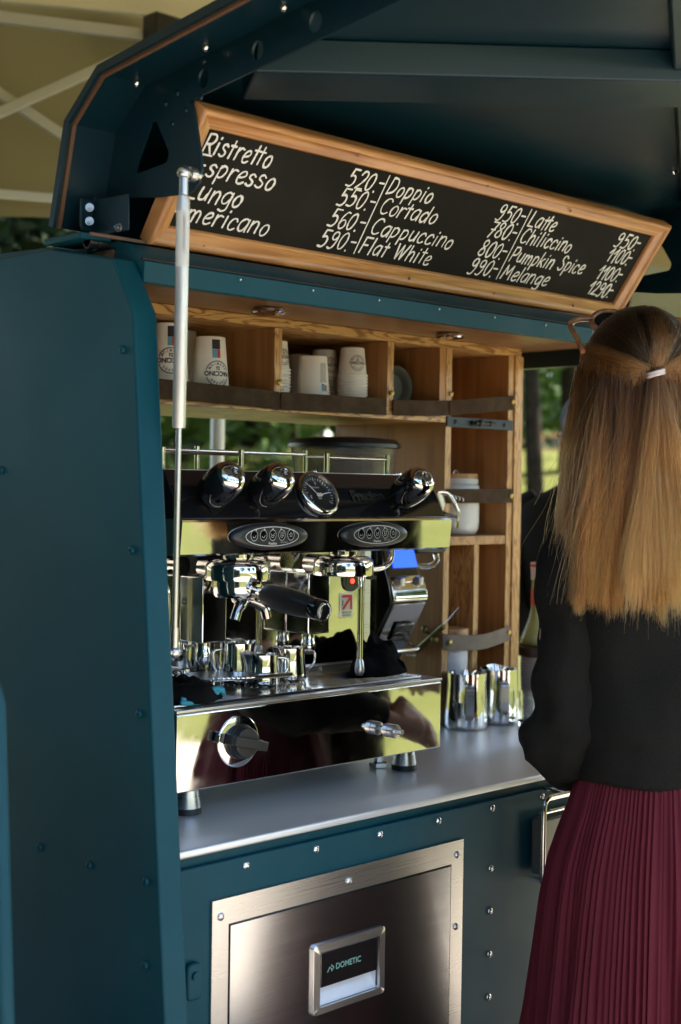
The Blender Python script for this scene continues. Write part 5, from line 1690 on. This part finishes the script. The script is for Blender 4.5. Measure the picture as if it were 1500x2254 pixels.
for q in (-1, 1):
    pts = catmull([wp(q * .100, -.012, 1.366), wp(q * .133, -.014, 1.338), wp(q * .147, -.014, 1.296), wp(q * .152, -.016, 1.23), wp(q * .155, -.016, 1.15), wp(q * .158, -.012, 1.085), wp(q * .154, .008, 1.035), wp(q * .137, .065, 1.010), wp(q * .112, .150, .990), wp(q * .074, .235, .966)], 9)
    rad = [v.x for v in catmull([(r, 0, 0) for r in (.030, .050, .057, .055, .054, .060, .067, .063, .053, .032)], 9)]
    sl = MB().tube(pts, rad, 40)
    ruffle(sl, .011, 9.0, 5.0 + q)
    ruffle(sl, .0055, 21.0, 9.0 + q)
    sl.v = [tuple(Vector(v) + (Vector(v) - wp(q * .165, -.01, v[2])).normalized() * .0036 * math.sin(v[2] * 70 + 34 * (Vector(v) - WA).dot(WF) + 14 * noise.noise(Vector(v) * 5)) * (.35 + .65 * max(0, 1 - abs(v[2] - 1.08) / .16))) for v in sl.v]
    # horizontal folds at the elbow
    sl.v = [tuple(Vector(v) + (-WR * -q * .006 * math.sin((v[2] - 1.0) * 62) * max(0, 1 - abs(v[2] - 1.10) / .13))) for v in sl.v]
    sl.build("sleeve", JACKET, WO, smooth=180)
# skirt: knife pleats
sk = MB()
NP = 124
rings = []
zs = [.990, .975, .955, .93, .89, .845, .78, .70, .60, .48, .34, .20, .12]
rads = [.128, .134, .140, .147, .161, .174, .184, .192, .203, .220, .244, .268, .282]
for z, ra in zip(zs, rads):
    t = (.99 - z) / .87
    ring = []
    for i in range(NP * 4):
        a = 2 * PI * i / (NP * 4)
        a += .55 * (2 * PI / NP) * noise.noise(Vector((i // 4 * 3.7, 1.1, t * .8)))
        a += .016 * math.sin(3 * a + 5 * t) + .02 * noise.noise(Vector((math.cos(a) * 3, math.sin(a) * 3, t * 2)))
        ph = i % 4
        sw = noise.noise(Vector((math.cos(a) * 2.2, math.sin(a) * 2.2, 1.3 + t * 1.5)))
        pl = (0, 1.0, .75, -.35)[ph] * (.0020 + .0034 * t) * (1.0 + 1.1 * noise.noise(Vector((math.cos(a) * 9, math.sin(a) * 9, 4.0))))
        fold = .018 * t * math.sin(11 * a + 2 * sw * 3) + .012 * t * sw * 2
        rr = ra + pl + fold
        rb = rr * (.76 + .18 * t)
        tw = .05 * t * math.sin(a * 2)
        ring.append(wp(rr * math.cos(a + tw), rb * math.sin(a + tw), z))
    rings.append(ring)
sk.loft(rings, cap=False)
sk.build("skirt", SKIRT, WO, smooth=55)
for q in (-1, 1):
    MB().tube([wp(q * .085, -.05, .045), wp(q * .088, .06, .035), wp(q * .092, .17, .025)], [.042, .045, .028], 16).build("shoe", BLACKPLAS, WO, smooth=60)

# ---- her hair: strands over a base shape
H_CROWN = hair_mat("hair_dark_crown", (.021, .0105, .0046), (.042, .020, .0078), .5)
H_BAND = hair_mat("hair_brown_band", (.034, .0145, .0048), (.215, .088, .0245), .60)
H_LONG = hair_mat("hair_golden_length", (.050, .0205, .0062), (.390, .162, .042), .42)
H_DEEP_SHADE = hair_mat("hair_deep_shade", (.022, .0090, .0030), (.170, .064, .017), .5)  # darker locks: varied tone plus painted shade between the locks
H_TAIL = hair_mat("hair_light_tail", (.085, .036, .011), (.36, .165, .050), .45)
HBASE = mat("hair_base", (.030, .016, .007), .6, bump=(90, .6), stretch=(6, 6, .4))
hr = random.Random(11)


def strands(name, m, curves, r0, r1, parent):
    hc = bpy.data.hair_curves.new(name)
    hc.add_curves([len(c) for c in curves])
    flat = [x for c in curves for p in c for x in p]
    hc.attributes["position"].data.foreach_set("vector", flat) if "position" in hc.attributes else hc.position_data.foreach_set("vector", flat)
    ra = hc.attributes.get("radius") or hc.attributes.new("radius", 'FLOAT', 'POINT')
    ra.data.foreach_set("value", [r0 + (r1 - r0) * (i / (len(c) - 1)) ** 2 for c in curves for i in range(len(c))])
    hc.materials.append(m)
    o = bpy.data.objects.new(name, hc)
    COL.objects.link(o)
    attach(o, parent)
    return o


SC = (HA_, HB_ - .004, HZ + .018)                  # scalp ellipsoid centre
SR = (.0815, .101, .094)


def scalp(th, ph, k=1.0):
    """th: 0 at the back, +90deg her right, 180 front; ph: elevation."""
    return (SC[0] + SR[0] * k * math.cos(ph) * math.sin(th), SC[1] - SR[1] * k * math.cos(ph) * math.cos(th), SC[2] + SR[2] * k * math.sin(ph))


TIE = (-.052, -.114, 1.593)


def jitter(p, s):
    return (p[0] + hr.gauss(0, s), p[1] + hr.gauss(0, s), p[2] + hr.gauss(0, s))


def lerp3(a, b, t):
    return tuple(x + (y - x) * t for x, y in zip(a, b))


def on_scalp(p, k):
    v = Vector(((p[0] - SC[0]) / SR[0], (p[1] - SC[1]) / SR[1], (p[2] - SC[2]) / SR[2]))
    v = v.normalized() * k
    return (SC[0] + v.x * SR[0], SC[1] + v.y * SR[1], SC[2] + v.z * SR[2])


def sweep(th, ph, k0, k1, n=12, lift=.0):
    a = scalp(th, ph)
    c = []
    ew = Vector((hr.gauss(0, .0035), hr.gauss(0, .0015), hr.gauss(0, .0035)))
    end = (TIE[0] + ew.x, TIE[1] + ew.y, TIE[2] + ew.z)
    for i in range(n):
        t = i / (n - 1)
        p = on_scalp(lerp3(a, end, t), k0 + (k1 - k0) * t + lift * math.sin(PI * t))
        if i == n - 1:
            p = end
        c.append(wp(*jitter(p, .0006)))
    return c


# base under the strands: cap and the long curtain
bs = MB()
Mw = Matrix((WR, WF, Vector((0, 0, 1)))).transposed()
bs.ball(wp(*SC), (SR[0] * 1.03, SR[1] * 1.03, SR[2] * 1.03), 36, 22, Mw)
bs.build("hair_cap", HBASE, WO, smooth=180)
crown = []
for k in range(5200):
    th = hr.uniform(-PI, PI)
    ph = hr.uniform(R(20), R(88))
    if abs(th) < R(20) and ph < R(25):
        continue
    crown.append(sweep(th, ph, 1.035, 1.07 + hr.gauss(0, .012), 12, .03 + .02 * noise.noise(Vector((th * 5, ph * 3, 0)))))
strands("crown_hair", H_CROWN, crown, .00040, .00032, WO)
band = []
for k in range(5200):
    sd_ = -1 if k % 2 else 1
    u = hr.random()
    th = sd_ * hr.uniform(R(60), R(128))
    ph = R(-26) + R(48) * u + R(7) * noise.noise(Vector((th * 4, 9.1, 0)))
    band.append(sweep(th, ph, 1.08, 1.11 + hr.gauss(0, .012), 13, .045 + .03 * noise.noise(Vector((th * 2, ph * 16, 3)))))
for k in range(500):
    th = hr.uniform(R(5), R(42))
    band.append(sweep(th, hr.uniform(R(38), R(75)), 1.09, 1.12, 12, .05))
strands("swept_back_hair", H_BAND, band[::4] + band[1::4] + band[2::4], .00040, .00034, WO)
strands("swept_back_hair", H_LONG, band[3::4], .00040, .00034, WO)

# long lengths: guides from the lower scalp down the back and in front of the left shoulder


def length_strand(th, ph, zend, lock, n=20):
    a = scalp(th, ph, 1.04)
    s = math.sin(th)
    # where it ends, in her frame: (across, depth)
    wid = .112 if s < 0 else .128
    ea = SC[0] + s * wid + .010
    front = max(0.0, -math.cos(th) + .35)
    if s < 0:
        ea -= .020 * front
    eb = -.118 + .135 * front + .020 * abs(s)
    c = []
    lo = noise.noise(Vector((lock * 7.3, 1.7, 0))) * .015
    lo2 = noise.noise(Vector((lock * 19.7, 5.1, 0))) * .006
    for i in range(n):
        t = i / (n - 1)
        z = a[2] + (zend - a[2]) * t
        e = 1 - (1 - min(1, t * 1.25)) ** 2.0
        x = a[0] + (ea - a[0]) * e
        y = a[1] + (eb - a[1]) * (1 - (1 - min(1, t * 1.6)) ** 2)
        wv = math.sin(t * 5.0 + lock * 11) * .0075 * t + .006 * math.sin(lock * 37) * t ** 3
        x += (lo + lo2) * t * 1.6 + wv - .006 * t * t * (1 if s < .2 else .2)
        y += lo2 * t * 1.4
        c.append((x, y, z))
    return c


longs = []
NLOCK = 120
deep = []
for L_ in range(NLOCK + 40):
    th = R(-118) + R(236) * (L_ + hr.random()) / NLOCK if L_ < NLOCK else R(-126) + R(48) * hr.random()
    front = max(0.0, -math.cos(th))
    zend = 1.246 + hr.gauss(0, .010) + .012 * abs(math.sin(th))
    lock = th
    darklock = noise.noise(Vector((th * 9.0, 3.3, 0))) > .12 and abs(th) < R(85)
    for k in range(105):
        t2 = th + hr.gauss(0, R(1.6))
        ph = R(-30) + R(38) * hr.random()
        g = length_strand(t2, ph, zend + hr.gauss(0, .006) + .030 * abs(hr.gauss(0, 1)) * (hr.random() < .35), lock)
        tight = .0055
        oa, ob = hr.gauss(0, tight), hr.gauss(0, tight * .8)
        fz = 1.2 if hr.random() > .08 else 4
        n_ = len(g)
        (deep if darklock else longs).append([wp(p[0] + oa * (.75 + .35 * math.sin(PI * i / n_) - .38 * (i / n_) ** 2) + hr.gauss(0, .0005 * fz) * i / n_ * 2, p[1] + ob + hr.gauss(0, .0005 * fz), p[2]) for i, p in enumerate(g)])
for k in range(900):
    th = R(-112) + R(215) * hr.random()
    g = length_strand(th, R(-28) + R(34) * hr.random(), 1.25 + .08 * hr.random() ** 2, th)
    dx, am, fq = hr.gauss(0, .022), hr.gauss(0, .006), 4 + 5 * hr.random()
    n_ = len(g)
    longs.append([wp(p[0] + dx * (i / n_) ** 1.3 + am * math.sin(fq * i / n_ + k), p[1] - .006 - .004 * hr.random(), p[2]) for i, p in enumerate(g)])
strands("long_hair", H_LONG, longs, .00042, .00010, WO)
strands("long_hair", H_DEEP_SHADE, deep, .00042, .00010, WO)
tail = []
for k in range(2600):
    lk = hr.randrange(9)
    w0 = (hr.gauss(0, .0035), hr.gauss(0, .003))
    ex = (lk - 4) * .0125 + hr.gauss(0, .006) + .012
    zend = 1.285 + .05 * noise.noise(Vector((lk * 1.7, .3, 0))) + hr.gauss(0, .022)
    c = []
    for i in range(16):
        t = i / 15
        e = t ** .85
        c.append(wp(TIE[0] + w0[0] + ex * e + .006 * math.sin(4 * t + lk) * t + hr.gauss(0, .0005), TIE[1] - .010 * math.sin(PI * min(1, t * 2.2)) + w0[1] - .022 * e, TIE[2] + .004 * (1 - t) - (TIE[2] - zend) * t))
    tail.append(c)
strands("tied_hair", H_TAIL, tail, .00040, .00010, WO)
fly = []
for k in range(45):
    th = R(-120) + R(150) * hr.random()
    g = length_strand(th, R(-30) + R(60) * hr.random(), 1.30 + .12 * hr.random(), th)
    dx, dy = hr.gauss(-.02, .025), hr.gauss(0, .02)
    n_ = len(g)
    fly.append([wp(p[0] + dx * (i / n_) ** 1.5 + .004 * math.sin(i * .6 + k), p[1] + dy * (i / n_), p[2]) for i, p in enumerate(g)])
for k in range(60):
    th, ph = hr.uniform(-PI, PI), hr.uniform(R(30), R(85))
    fly.append(sweep(th, ph, 1.05, 1.1, 12, .03 + .03 * hr.random()))
strands("stray_hair", H_TAIL, fly, .00022, .00014, WO)
# hair tie
tp_ = [wp(TIE[0] + .0115 * math.cos(a), TIE[1] - .002 - .0105 * math.sin(a), TIE[2] - .002 + .0035 * math.cos(a * 1)) for a in [2 * PI * k / 28 for k in range(28)]]
ht = MB().tube(tp_, .0026, 8, closed=True)
ht.tube([p + Vector((0, 0, .0042)) for p in tp_], .0024, 8, closed=True)
ht.build("hair_tie", mat("pale_tie", (.66, .55, .50), .6, bump=(500, .4)), WO, smooth=180)
# sunglasses on top of her head
SGL = thing("sunglasses", "tortoiseshell sunglasses pushed up on the woman's hair", "sunglasses", wp(HA_, .08, 1.66))
mb = MB()
fz_ = Vector((0, 0, 1))
fy = WF * .55 + fz_ * .83
for q in (-1, 1):
    cen = wp(HA_ + q * .034, .070, 1.690)
    ring = [cen + WR * (.029 * math.cos(a)) + fy * (.022 * math.sin(a)) for a in [2 * PI * k / 28 for k in range(28)]]
    mb.tube(ring, .0046, 8, closed=True)
    mb.tube(catmull([wp(HA_ + q * .064, .068, 1.694), wp(HA_ + q * .0915, .055, 1.690), wp(HA_ + q * .1015, .040, 1.678), wp(HA_ + q * .0985, .006, 1.660), wp(HA_ + q * .0930, -.030, 1.632)], 6), [.0048] * 12 + [.0042] * 13, 8)
mb.tube([wp(HA_ - .008, .076, 1.697), wp(HA_ + .008, .076, 1.697)], .003, 8)
mb.build("frame", TORTOISE, SGL, smooth=60)
for q in (-1, 1):
    cen = wp(HA_ + q * .034, .070, 1.690)
    nn = WR.cross(fy).normalized()
    MB().prism([cen + WR * (.028 * math.cos(a)) + fy * (.021 * math.sin(a)) for a in [2 * PI * k / 24 for k in range(24)]], nn * .0015).build("lens", LENS, SGL)

# ---- two more people: one at the counter end, one beside the woman
def dark_person(label, BP, bf):
    br_ = Vector((bf.y, -bf.x, 0))

    def bpnt(a, b, z):
        return BP + br_ * a + bf * b + Vector((0, 0, z))


    BA = thing("person", label, "person", BP)
    bo2 = MB()
    hfun = head_parts(bo2, bpnt, 0, .05, 1.555, 1.02)
    limb(bo2, [bpnt(0, .02, 1.50), bpnt(0, -.01, 1.42)], [.055, .062])
    bo2.loft([ering(bpnt, 0, 0, z, ra, rb) for z, ra, rb in ((.85, .16, .11), (1.0, .14, .10), (1.2, .165, .11), (1.34, .17, .095), (1.40, .10, .07), (1.44, .06, .06))])
    for q in (-1, 1):
        limb(bo2, [bpnt(q * .165, -.01, 1.345), bpnt(q * .205, .0, 1.22), bpnt(q * .21, .04, 1.08)], [.044, .042, .036])
        limb(bo2, [bpnt(q * .21, .04, 1.08), bpnt(q * .15, .16, 1.03), bpnt(q * .08, .25, 1.02)], [.038, .033, .026])
        limb(bo2, [bpnt(q * .09, 0, .9), bpnt(q * .095, 0, .5), bpnt(q * .095, -.02, .1)], [.085, .055, .04])
        bo2.tube([bpnt(q * .095, -.05, .05), bpnt(q * .1, .08, .035), bpnt(q * .1, .17, .03)], [.04, .042, .025], 14)
        hand(bo2, bpnt(q * .08, .25, 1.02), bf * .9 - br_ * q * .3, Vector((0, 0, -1)), -br_ * q, .5)
    fuse(bo2.build("body", SKIN, BA, smooth=180), .0065, 4)
    top = MB().loft([ering(bpnt, 0, 0, z, ra, rb, 48) for z, ra, rb in ((.90, .175, .125), (1.0, .158, .115), (1.2, .18, .125), (1.34, .205, .118), (1.385, .185, .10), (1.42, .12, .082), (1.445, .075, .068))], cap=False)
    ruffle(top, .008, 8, 1)
    top.build("black_top", JACKET, BA, smooth=180)
    for q in (-1, 1):
        sl = MB().tube(catmull([bpnt(q * .13, -.01, 1.385), bpnt(q * .19, -.01, 1.33), bpnt(q * .217, .0, 1.20), bpnt(q * .21, .035, 1.10), bpnt(q * .165, .13, 1.045), bpnt(q * .10, .225, 1.025)], 7), [v.x for v in catmull([(r, 0, 0) for r in (.055, .064, .060, .054, .048, .036)], 7)], 28)
        ruffle(sl, .008, 10, 3)
        sl.build("sleeve", JACKET, BA, smooth=180)
    for q in (-1, 1):
            MB().tube([bpnt(q * .075, 0, .96), bpnt(q * .085, .005, .75), bpnt(q * .085, .0, .45), bpnt(q * .085, -.01, .10)], [.088, .084, .066, .062], 20).build("trouser_leg", JACKET, BA, smooth=180)
    hcap = MB().ball(bpnt(0, .040, 1.592), (.084, .100, .092), 30, 18, Matrix((br_, bf, Vector((0, 0, 1)))).transposed())
    ruffle(hcap, .006, 30, 6)
    hcap.build("hair", mat("dark_hair", (.020, .014, .009), .5, bump=(120, .8)) if "dark_hair" not in MATS else MATS["dark_hair"], BA, smooth=180)

    return bpnt, br_


dark_person("person in a black top waiting to the right of the woman, mirrored in the machine", Vector((2.37, -.64, 0)), Vector((-.12, .99, 0)).normalized())
bf = Vector((-.86, -.50, 0)).normalized()
bpnt, br_ = dark_person("dark haired person in glasses and black top, mostly hidden behind the woman's hair", Vector((3.10, .645, 0)), bf)
GLS = thing("glasses", "thin framed glasses with pale lenses worn by the dark haired person", "glasses", bpnt(0, .14, 1.555))
mb = MB()
for q in (-1, 1):
    cen = bpnt(q * .034, .152, 1.553)
    mb.tube([cen + br_ * (.026 * math.cos(a)) + Vector((0, 0, .021 * math.sin(a))) for a in [2 * PI * k / 24 for k in range(24)]], .0016, 8, closed=True)
    mb.tube([bpnt(q * .060, .150, 1.558), bpnt(q * .080, .135, 1.560), bpnt(q * .084, .04, 1.556)], .0016, 8)
mb.tube([bpnt(-.009, .154, 1.556), bpnt(.009, .154, 1.556)], .0016, 8)
mb.build("frame", BLACKPLAS, GLS, smooth=60)
for q in (-1, 1):
    cen = bpnt(q * .034, .152, 1.553)
    MB().prism([cen + br_ * (.025 * math.cos(a)) + Vector((0, 0, .020 * math.sin(a))) for a in [2 * PI * k / 24 for k in range(24)]], bf * .001).build("lens", GLASS, GLS)

# ------------------------------------------------------------------ gazebos
POLE = mat("white_pole", (.50, .50, .46), .4, .3)


def gazebo(label, origin, ang, U0, U1, W1, EZ, drop, RZ, legs, truss):
    T = thing("gazebo", label, "gazebo", origin)
    o3 = Vector(origin)
    gU = Vector((math.cos(ang), math.sin(ang), 0))
    gW = Vector((math.sin(ang), -math.cos(ang), 0))

    def gz(u, w, z):
        return o3 + gU * u + gW * w + Vector((0, 0, z))
    wm = W1 / 2
    nu = 20
    rows_ = []
    for w_, z_ in ((-.04, EZ), (W1 * .25, EZ + (RZ - EZ) * .46), (wm, RZ), (W1 * .75, EZ + (RZ - EZ) * .46), (W1 + .04, EZ)):
        rows_.append([gz(U0 + (U1 - U0) * k / nu, w_, z_ - .05 * math.sin(PI * 2 * k / nu) ** 2) for k in range(nu + 1)])
    MB().loft(rows_, cap=False, closed=False).build("canopy", TENT, T, smooth=60)
    for w_ in (-.045, W1 + .045):
        top_ = [gz(U0 + (U1 - U0) * k / 60, w_, EZ - .002) for k in range(61)]
        mid_ = [gz(U0 + (U1 - U0) * k / 60, w_ + .014 * math.sin(k * .7), EZ - .12) for k in range(61)]
        dr = drop if w_ < 0 and W1 > 0 or w_ > W1 and W1 < 0 else .24
        bot_ = [gz(U0 + (U1 - U0) * k / 60, w_ + .012 * math.sin(k * .9), EZ - dr + .006 * math.sin(k * 1.7)) for k in range(61)]
        MB().loft([top_, mid_, bot_], cap=False, closed=False).build("valance", TENT, T, smooth=60)
    for u_ in (U0 - .045, U1 + .045):
        top_ = [gz(u_, W1 * k / 40, EZ - .002) for k in range(41)]
        bot_ = [gz(u_ + .012 * math.sin(k), W1 * k / 40, EZ - .29) for k in range(41)]
        MB().loft([top_, bot_], cap=False, closed=False).build("valance", TENT, T, smooth=60)
        MB().add([gz(u_, 0, EZ), gz(u_, W1, EZ), gz(u_, wm, RZ)], [(0, 1, 2)]).build("gable", TENT, T, smooth=0)
    for u_, w_ in legs:
        g = ground_h(*gz(u_, w_, 0).xy)
        MB().tube([gz(u_, w_, g), gz(u_, w_, EZ - .02)], .021, 16).build("leg", POLE, T, smooth=60)
        p = gz(u_, w_, 0)
        MB().box(p.x - .06, p.x + .06, p.y - .06, p.y + .06, g, g + .02).build("foot_plate", POLE, T)

    def bar(u0, z0, u1, z1, w_, r=.015):
        p, q = gz(u0, w_, z0), gz(u1, w_, z1)
        n = (q - p).normalized().cross(gW).normalized() * r
        h = gW * r * .7
        MB().prism([p - n - h, p + n - h, p + n + h, p - n + h], q - p).build("truss_bar", POLE, T, bevel=.003)
    if truss:
        zt, zb = truss
        bar(U0, zt, U1, zt, .03, .017)
        bar(U0, zb, -.21, zb, .035, .013)
        k = 0
        u = -.20
        while u > U0 + .3:
            bar(u - .84, zt - .02, u, zb + .02, .05)
            bar(u - .84, zb + .02, u, zt - .02, .075)
            p = gz(u, .05, zt)
            MB().box(p.x - .05, p.x + .05, p.y - .035, p.y + .035, zt - .035, zt + .055).build("truss_joint", BLACKPLAS, T, bevel=.008)
            u -= .84
    return T


gazebo("tan pop up gazebo on pale aluminium trusses sheltering the trailer", (2.82, 1.85, 0), R(-25), -3.3, 3.0, 3.6, 2.85, .64, 3.5, ((-3.3, 0), (0, 0), (3.0, 0), (-3.3, 3.6), (3.0, 3.6)), (2.765, 2.255))
gazebo("second tan gazebo further off behind the right end of the chalkboard", (5.9, 2.75, 0), R(-55), .25, 3.6, -3.4, 2.66, .47, 3.4, ((3.6, 0), (3.6, -3.4)), None)

# ------------------------------------------------------------------ trees, shrubs, kiosk


def tree(label, x, y, h, r, crown_z, leaf, n, seed, group, cat="tree", name="park_tree", lean=.0, spread=(1.0, 1.0), lsize=.16):
    g = ground_h(x, y)
    T = thing(name, label, cat, (x, y, g), group)
    q = random.Random(seed)
    mb = MB()
    path = [Vector((x + lean * t * h + .12 * math.sin(3 * t + seed), y + .10 * math.cos(4 * t + seed), g - .1 + t * h * .85)) for t in [k / 8 for k in range(9)]]
    mb.tube(path, [r * (1.25 if k == 0 else 1 - .095 * k) for k in range(9)], 12)
    tips = []
    for k in range(9):
        t = .35 + .6 * q.random()
        p = path[int(t * 8)]
        a = q.random() * 2 * PI
        L_ = crown_z * (.5 + .6 * q.random()) * spread[0]
        e = p + Vector((math.cos(a) * L_, math.sin(a) * L_, L_ * (.25 + .4 * q.random())))
        mid = (p + e) / 2 + Vector((0, 0, .15 * L_))
        mb.tube([p, mid, e], [r * .45, r * .28, r * .10], 8)
        tips += [mid, e]
    mb.build("trunk", BARK, T, smooth=60)
    cm = MB()
    cen = Vector((x + lean * h * .7, y, g + h * .68))
    blobs = tips + [cen + Vector((q.gauss(0, 1) * crown_z * .55 * spread[0], q.gauss(0, 1) * crown_z * .55 * spread[0], q.gauss(0, 1) * h * .20 * spread[1])) for _ in range(26)]
    for k in range(n):
        b = blobs[q.randrange(len(blobs))]
        s_ = crown_z * .22
        p = b + Vector((q.gauss(0, s_), q.gauss(0, s_), q.gauss(0, s_ * .8)))
        if p.z < g + 2.3 + .5 * math.sin(p.x * 3):
            continue
        d = Vector((q.gauss(0, 1), q.gauss(0, 1), q.gauss(0, .6))).normalized()
        e = d.cross(Vector((q.gauss(0, 1), q.gauss(0, 1), q.gauss(0, 1)))).normalized()
        L_ = lsize * (.6 + .8 * q.random())
        cm.add([p - d * L_, p + e * L_ * .45, p + d * L_, p - e * L_ * .45], [(0, 1, 2, 3)])
    cm.build("crown", leaf, T, smooth=0)
    return T


TREES_BACK = [
    # x, y, height, trunk radius, crown size, leaf, leaves, seed, label
    (11.96, 7.72, 9, 0.105, 2.4, LEAF, 5200, 3, 'slim tree in line with the end post of the shelf unit'),
    (16.2, 18.29, 9, 0.22, 1.7, LEAF, 2600, 4, 'dark trunked tree left of the white gazebo leg'),
    (16.26, 16.82, 8, 0.24, 1.7, LEAF, 2600, 5, 'dark trunked tree just right of the white gazebo leg'),
    (19.03, 19.0, 10, 0.26, 2.8, LEAF2, 4200, 6, 'yellow green tree further back behind the coffee grinder'),
    (17.1, 11.08, 9, 0.16, 3.0, LEAF2, 5200, 9, 'yellow green tree behind the dark haired person'),
    (15.02, 8.91, 9, 0.16, 2.6, LEAF, 4200, 10, 'leafy tree hidden largely behind the hair of the woman'),
    (21.24, 15.41, 11, 0.22, 3.2, LEAF, 4200, 12, 'tall tree far back behind the shelf unit'),
    (7.65, 10.57, 9, 0.2, 2.8, LEAFDARK, 4600, 13, 'dark tree under the gazebo edge at the left of the photo'),
]
SHRUBS = [
    (18.83, 23.42, 5, 3.4, LEAF, 2600, 70),
    (21.09, 23.99, 5, 3.2, LEAF, 2600, 71),
    (21.47, 22.21, 5, 3.0, LEAF, 2600, 72),
    (23.97, 22.55, 5, 3.4, LEAF, 2200, 73),
    (54.76, 42.74, 10, 7.0, LEAF, 2600, 74),
    (68.33, 50.42, 14, 8.5, LEAF, 2800, 75),
    (57.78, 39.76, 10, 7.0, LEAF, 2600, 76),
    (29.07, 17.52, 5, 3.6, LEAF, 2200, 77),
    (10.74, 15.95, 6, 4.2, LEAF, 3000, 78),
    (12.46, 17.06, 6, 4.0, LEAF, 3000, 79),
    (4.65, 7.21, 1.5, 3.8, LEAFDARK, 8000, 81),
    (5.59, 7.68, 1.3, 3.8, LEAFDARK, 8000, 82),
]
KIOSK = (48.37, 35.0)
TL = "park trees behind the trailer"
for (x, y, h, r, cz, leaf, n, sd_, lb_) in TREES_BACK:
    tree(lb_, x, y, h, r, cz, leaf, n, sd_, TL)
TF = "park trees across the lawn in front of the trailer"
for k, (x, y, h) in enumerate(((24, -13, 11), (30, -22, 12), (36, -10, 12), (22, -30, 11), (40, -32, 13), (12, -34, 12), (48, -20, 13), (2, -30, 11), (-10, -26, 12))):
    tree("broad leafy tree on the far side of the sunny lawn in front of the trailer", x, y, h, .22, 3.4, LEAF, 2600, 40 + k, TF, lsize=.34)


def shrub(label, x, y, w, h, leaf, n, seed, group):
    g = ground_h(x, y)
    T = thing("shrub", label, "shrub", (x, y, g), group)
    q = random.Random(seed)
    st = MB()
    for k in range(7):
        a = q.random() * 2 * PI
        st.tube([Vector((x, y, g - .05)), Vector((x + math.cos(a) * w * .3, y + math.sin(a) * w * .3, g + h * .5)), Vector((x + math.cos(a) * w * .5, y + math.sin(a) * w * .5, g + h * .85))], [.05, .035, .012], 7)
    st.build("stem", BARK, T, smooth=60)
    cm = MB()
    for k in range(n):
        a = q.random() * 2 * PI
        rr = w * .55 * math.sqrt(q.random()) * (1 + .35 * math.sin(3 * a + seed))
        zz = g + h * q.random() ** .8 * (1 - .35 * (rr / w) ** 2)
        p = Vector((x + rr * math.cos(a), y + rr * math.sin(a), zz + .03))
        d = Vector((q.gauss(0, 1), q.gauss(0, 1), q.gauss(0, .6))).normalized()
        e = d.cross(Vector((q.gauss(0, 1), q.gauss(0, 1), q.gauss(0, 1)))).normalized()
        L_ = (.17 if w > 2.8 else .085) * max(1, w / 5) * (.6 + .8 * q.random())
        cm.add([p - d * L_, p + e * L_ * .5, p + d * L_, p - e * L_ * .5], [(0, 1, 2, 3)])
    cm.build("foliage", leaf, T, smooth=0)


for (x, y, w, h, leaf, n, sd_) in SHRUBS:
    shrub("dense dark bush closing the far edge of the lawn", x, y, w, h, leaf, n, sd_, "bushes along the far edge of the lawn")
for k, (x, y, w, h) in enumerate(((-4.6, -3.6, 2.6, 3.4), (-4.9, -1.4, 2.6, 3.8), (-4.7, .8, 2.6, 3.6), (-4.2, 3.0, 2.6, 3.4), (-2.6, 4.8, 2.6, 3.2), (-4.0, -5.8, 2.6, 3.0))):  # unseen bushes, added to block light and darken the side panel's reflections
    shrub("unseen tall dark bush added left of the trailer to darken its side panel", x, y, w, h, LEAFDARK, 9000, 90 + k, "unseen bushes added to darken the trailer side panel")
# orange kiosk among the trees
kx, ky = KIOSK
kg = ground_h(kx, ky) - .1
KS = thing("kiosk", "small orange kiosk with a dark roof beyond the lawn", "kiosk", (kx, ky, kg))
ka = R(-35)
Mk = Matrix.Translation((kx, ky, kg)) @ Matrix.Rotation(ka, 4, 'Z')
MB().box(-1.3, 1.3, -1.0, 1.0, 0, 1.05, Mk).build("wall", ORANGE, KS, bevel=.02)
MB().box(-1.5, 1.5, -1.2, 1.2, 1.051, 1.16, Mk).build("roof", BARK, KS, bevel=.02)
MB().box(-.5, .1, -1.03, -1.002, .45, .85, Mk).build("window", BLACKGLOSS, KS)
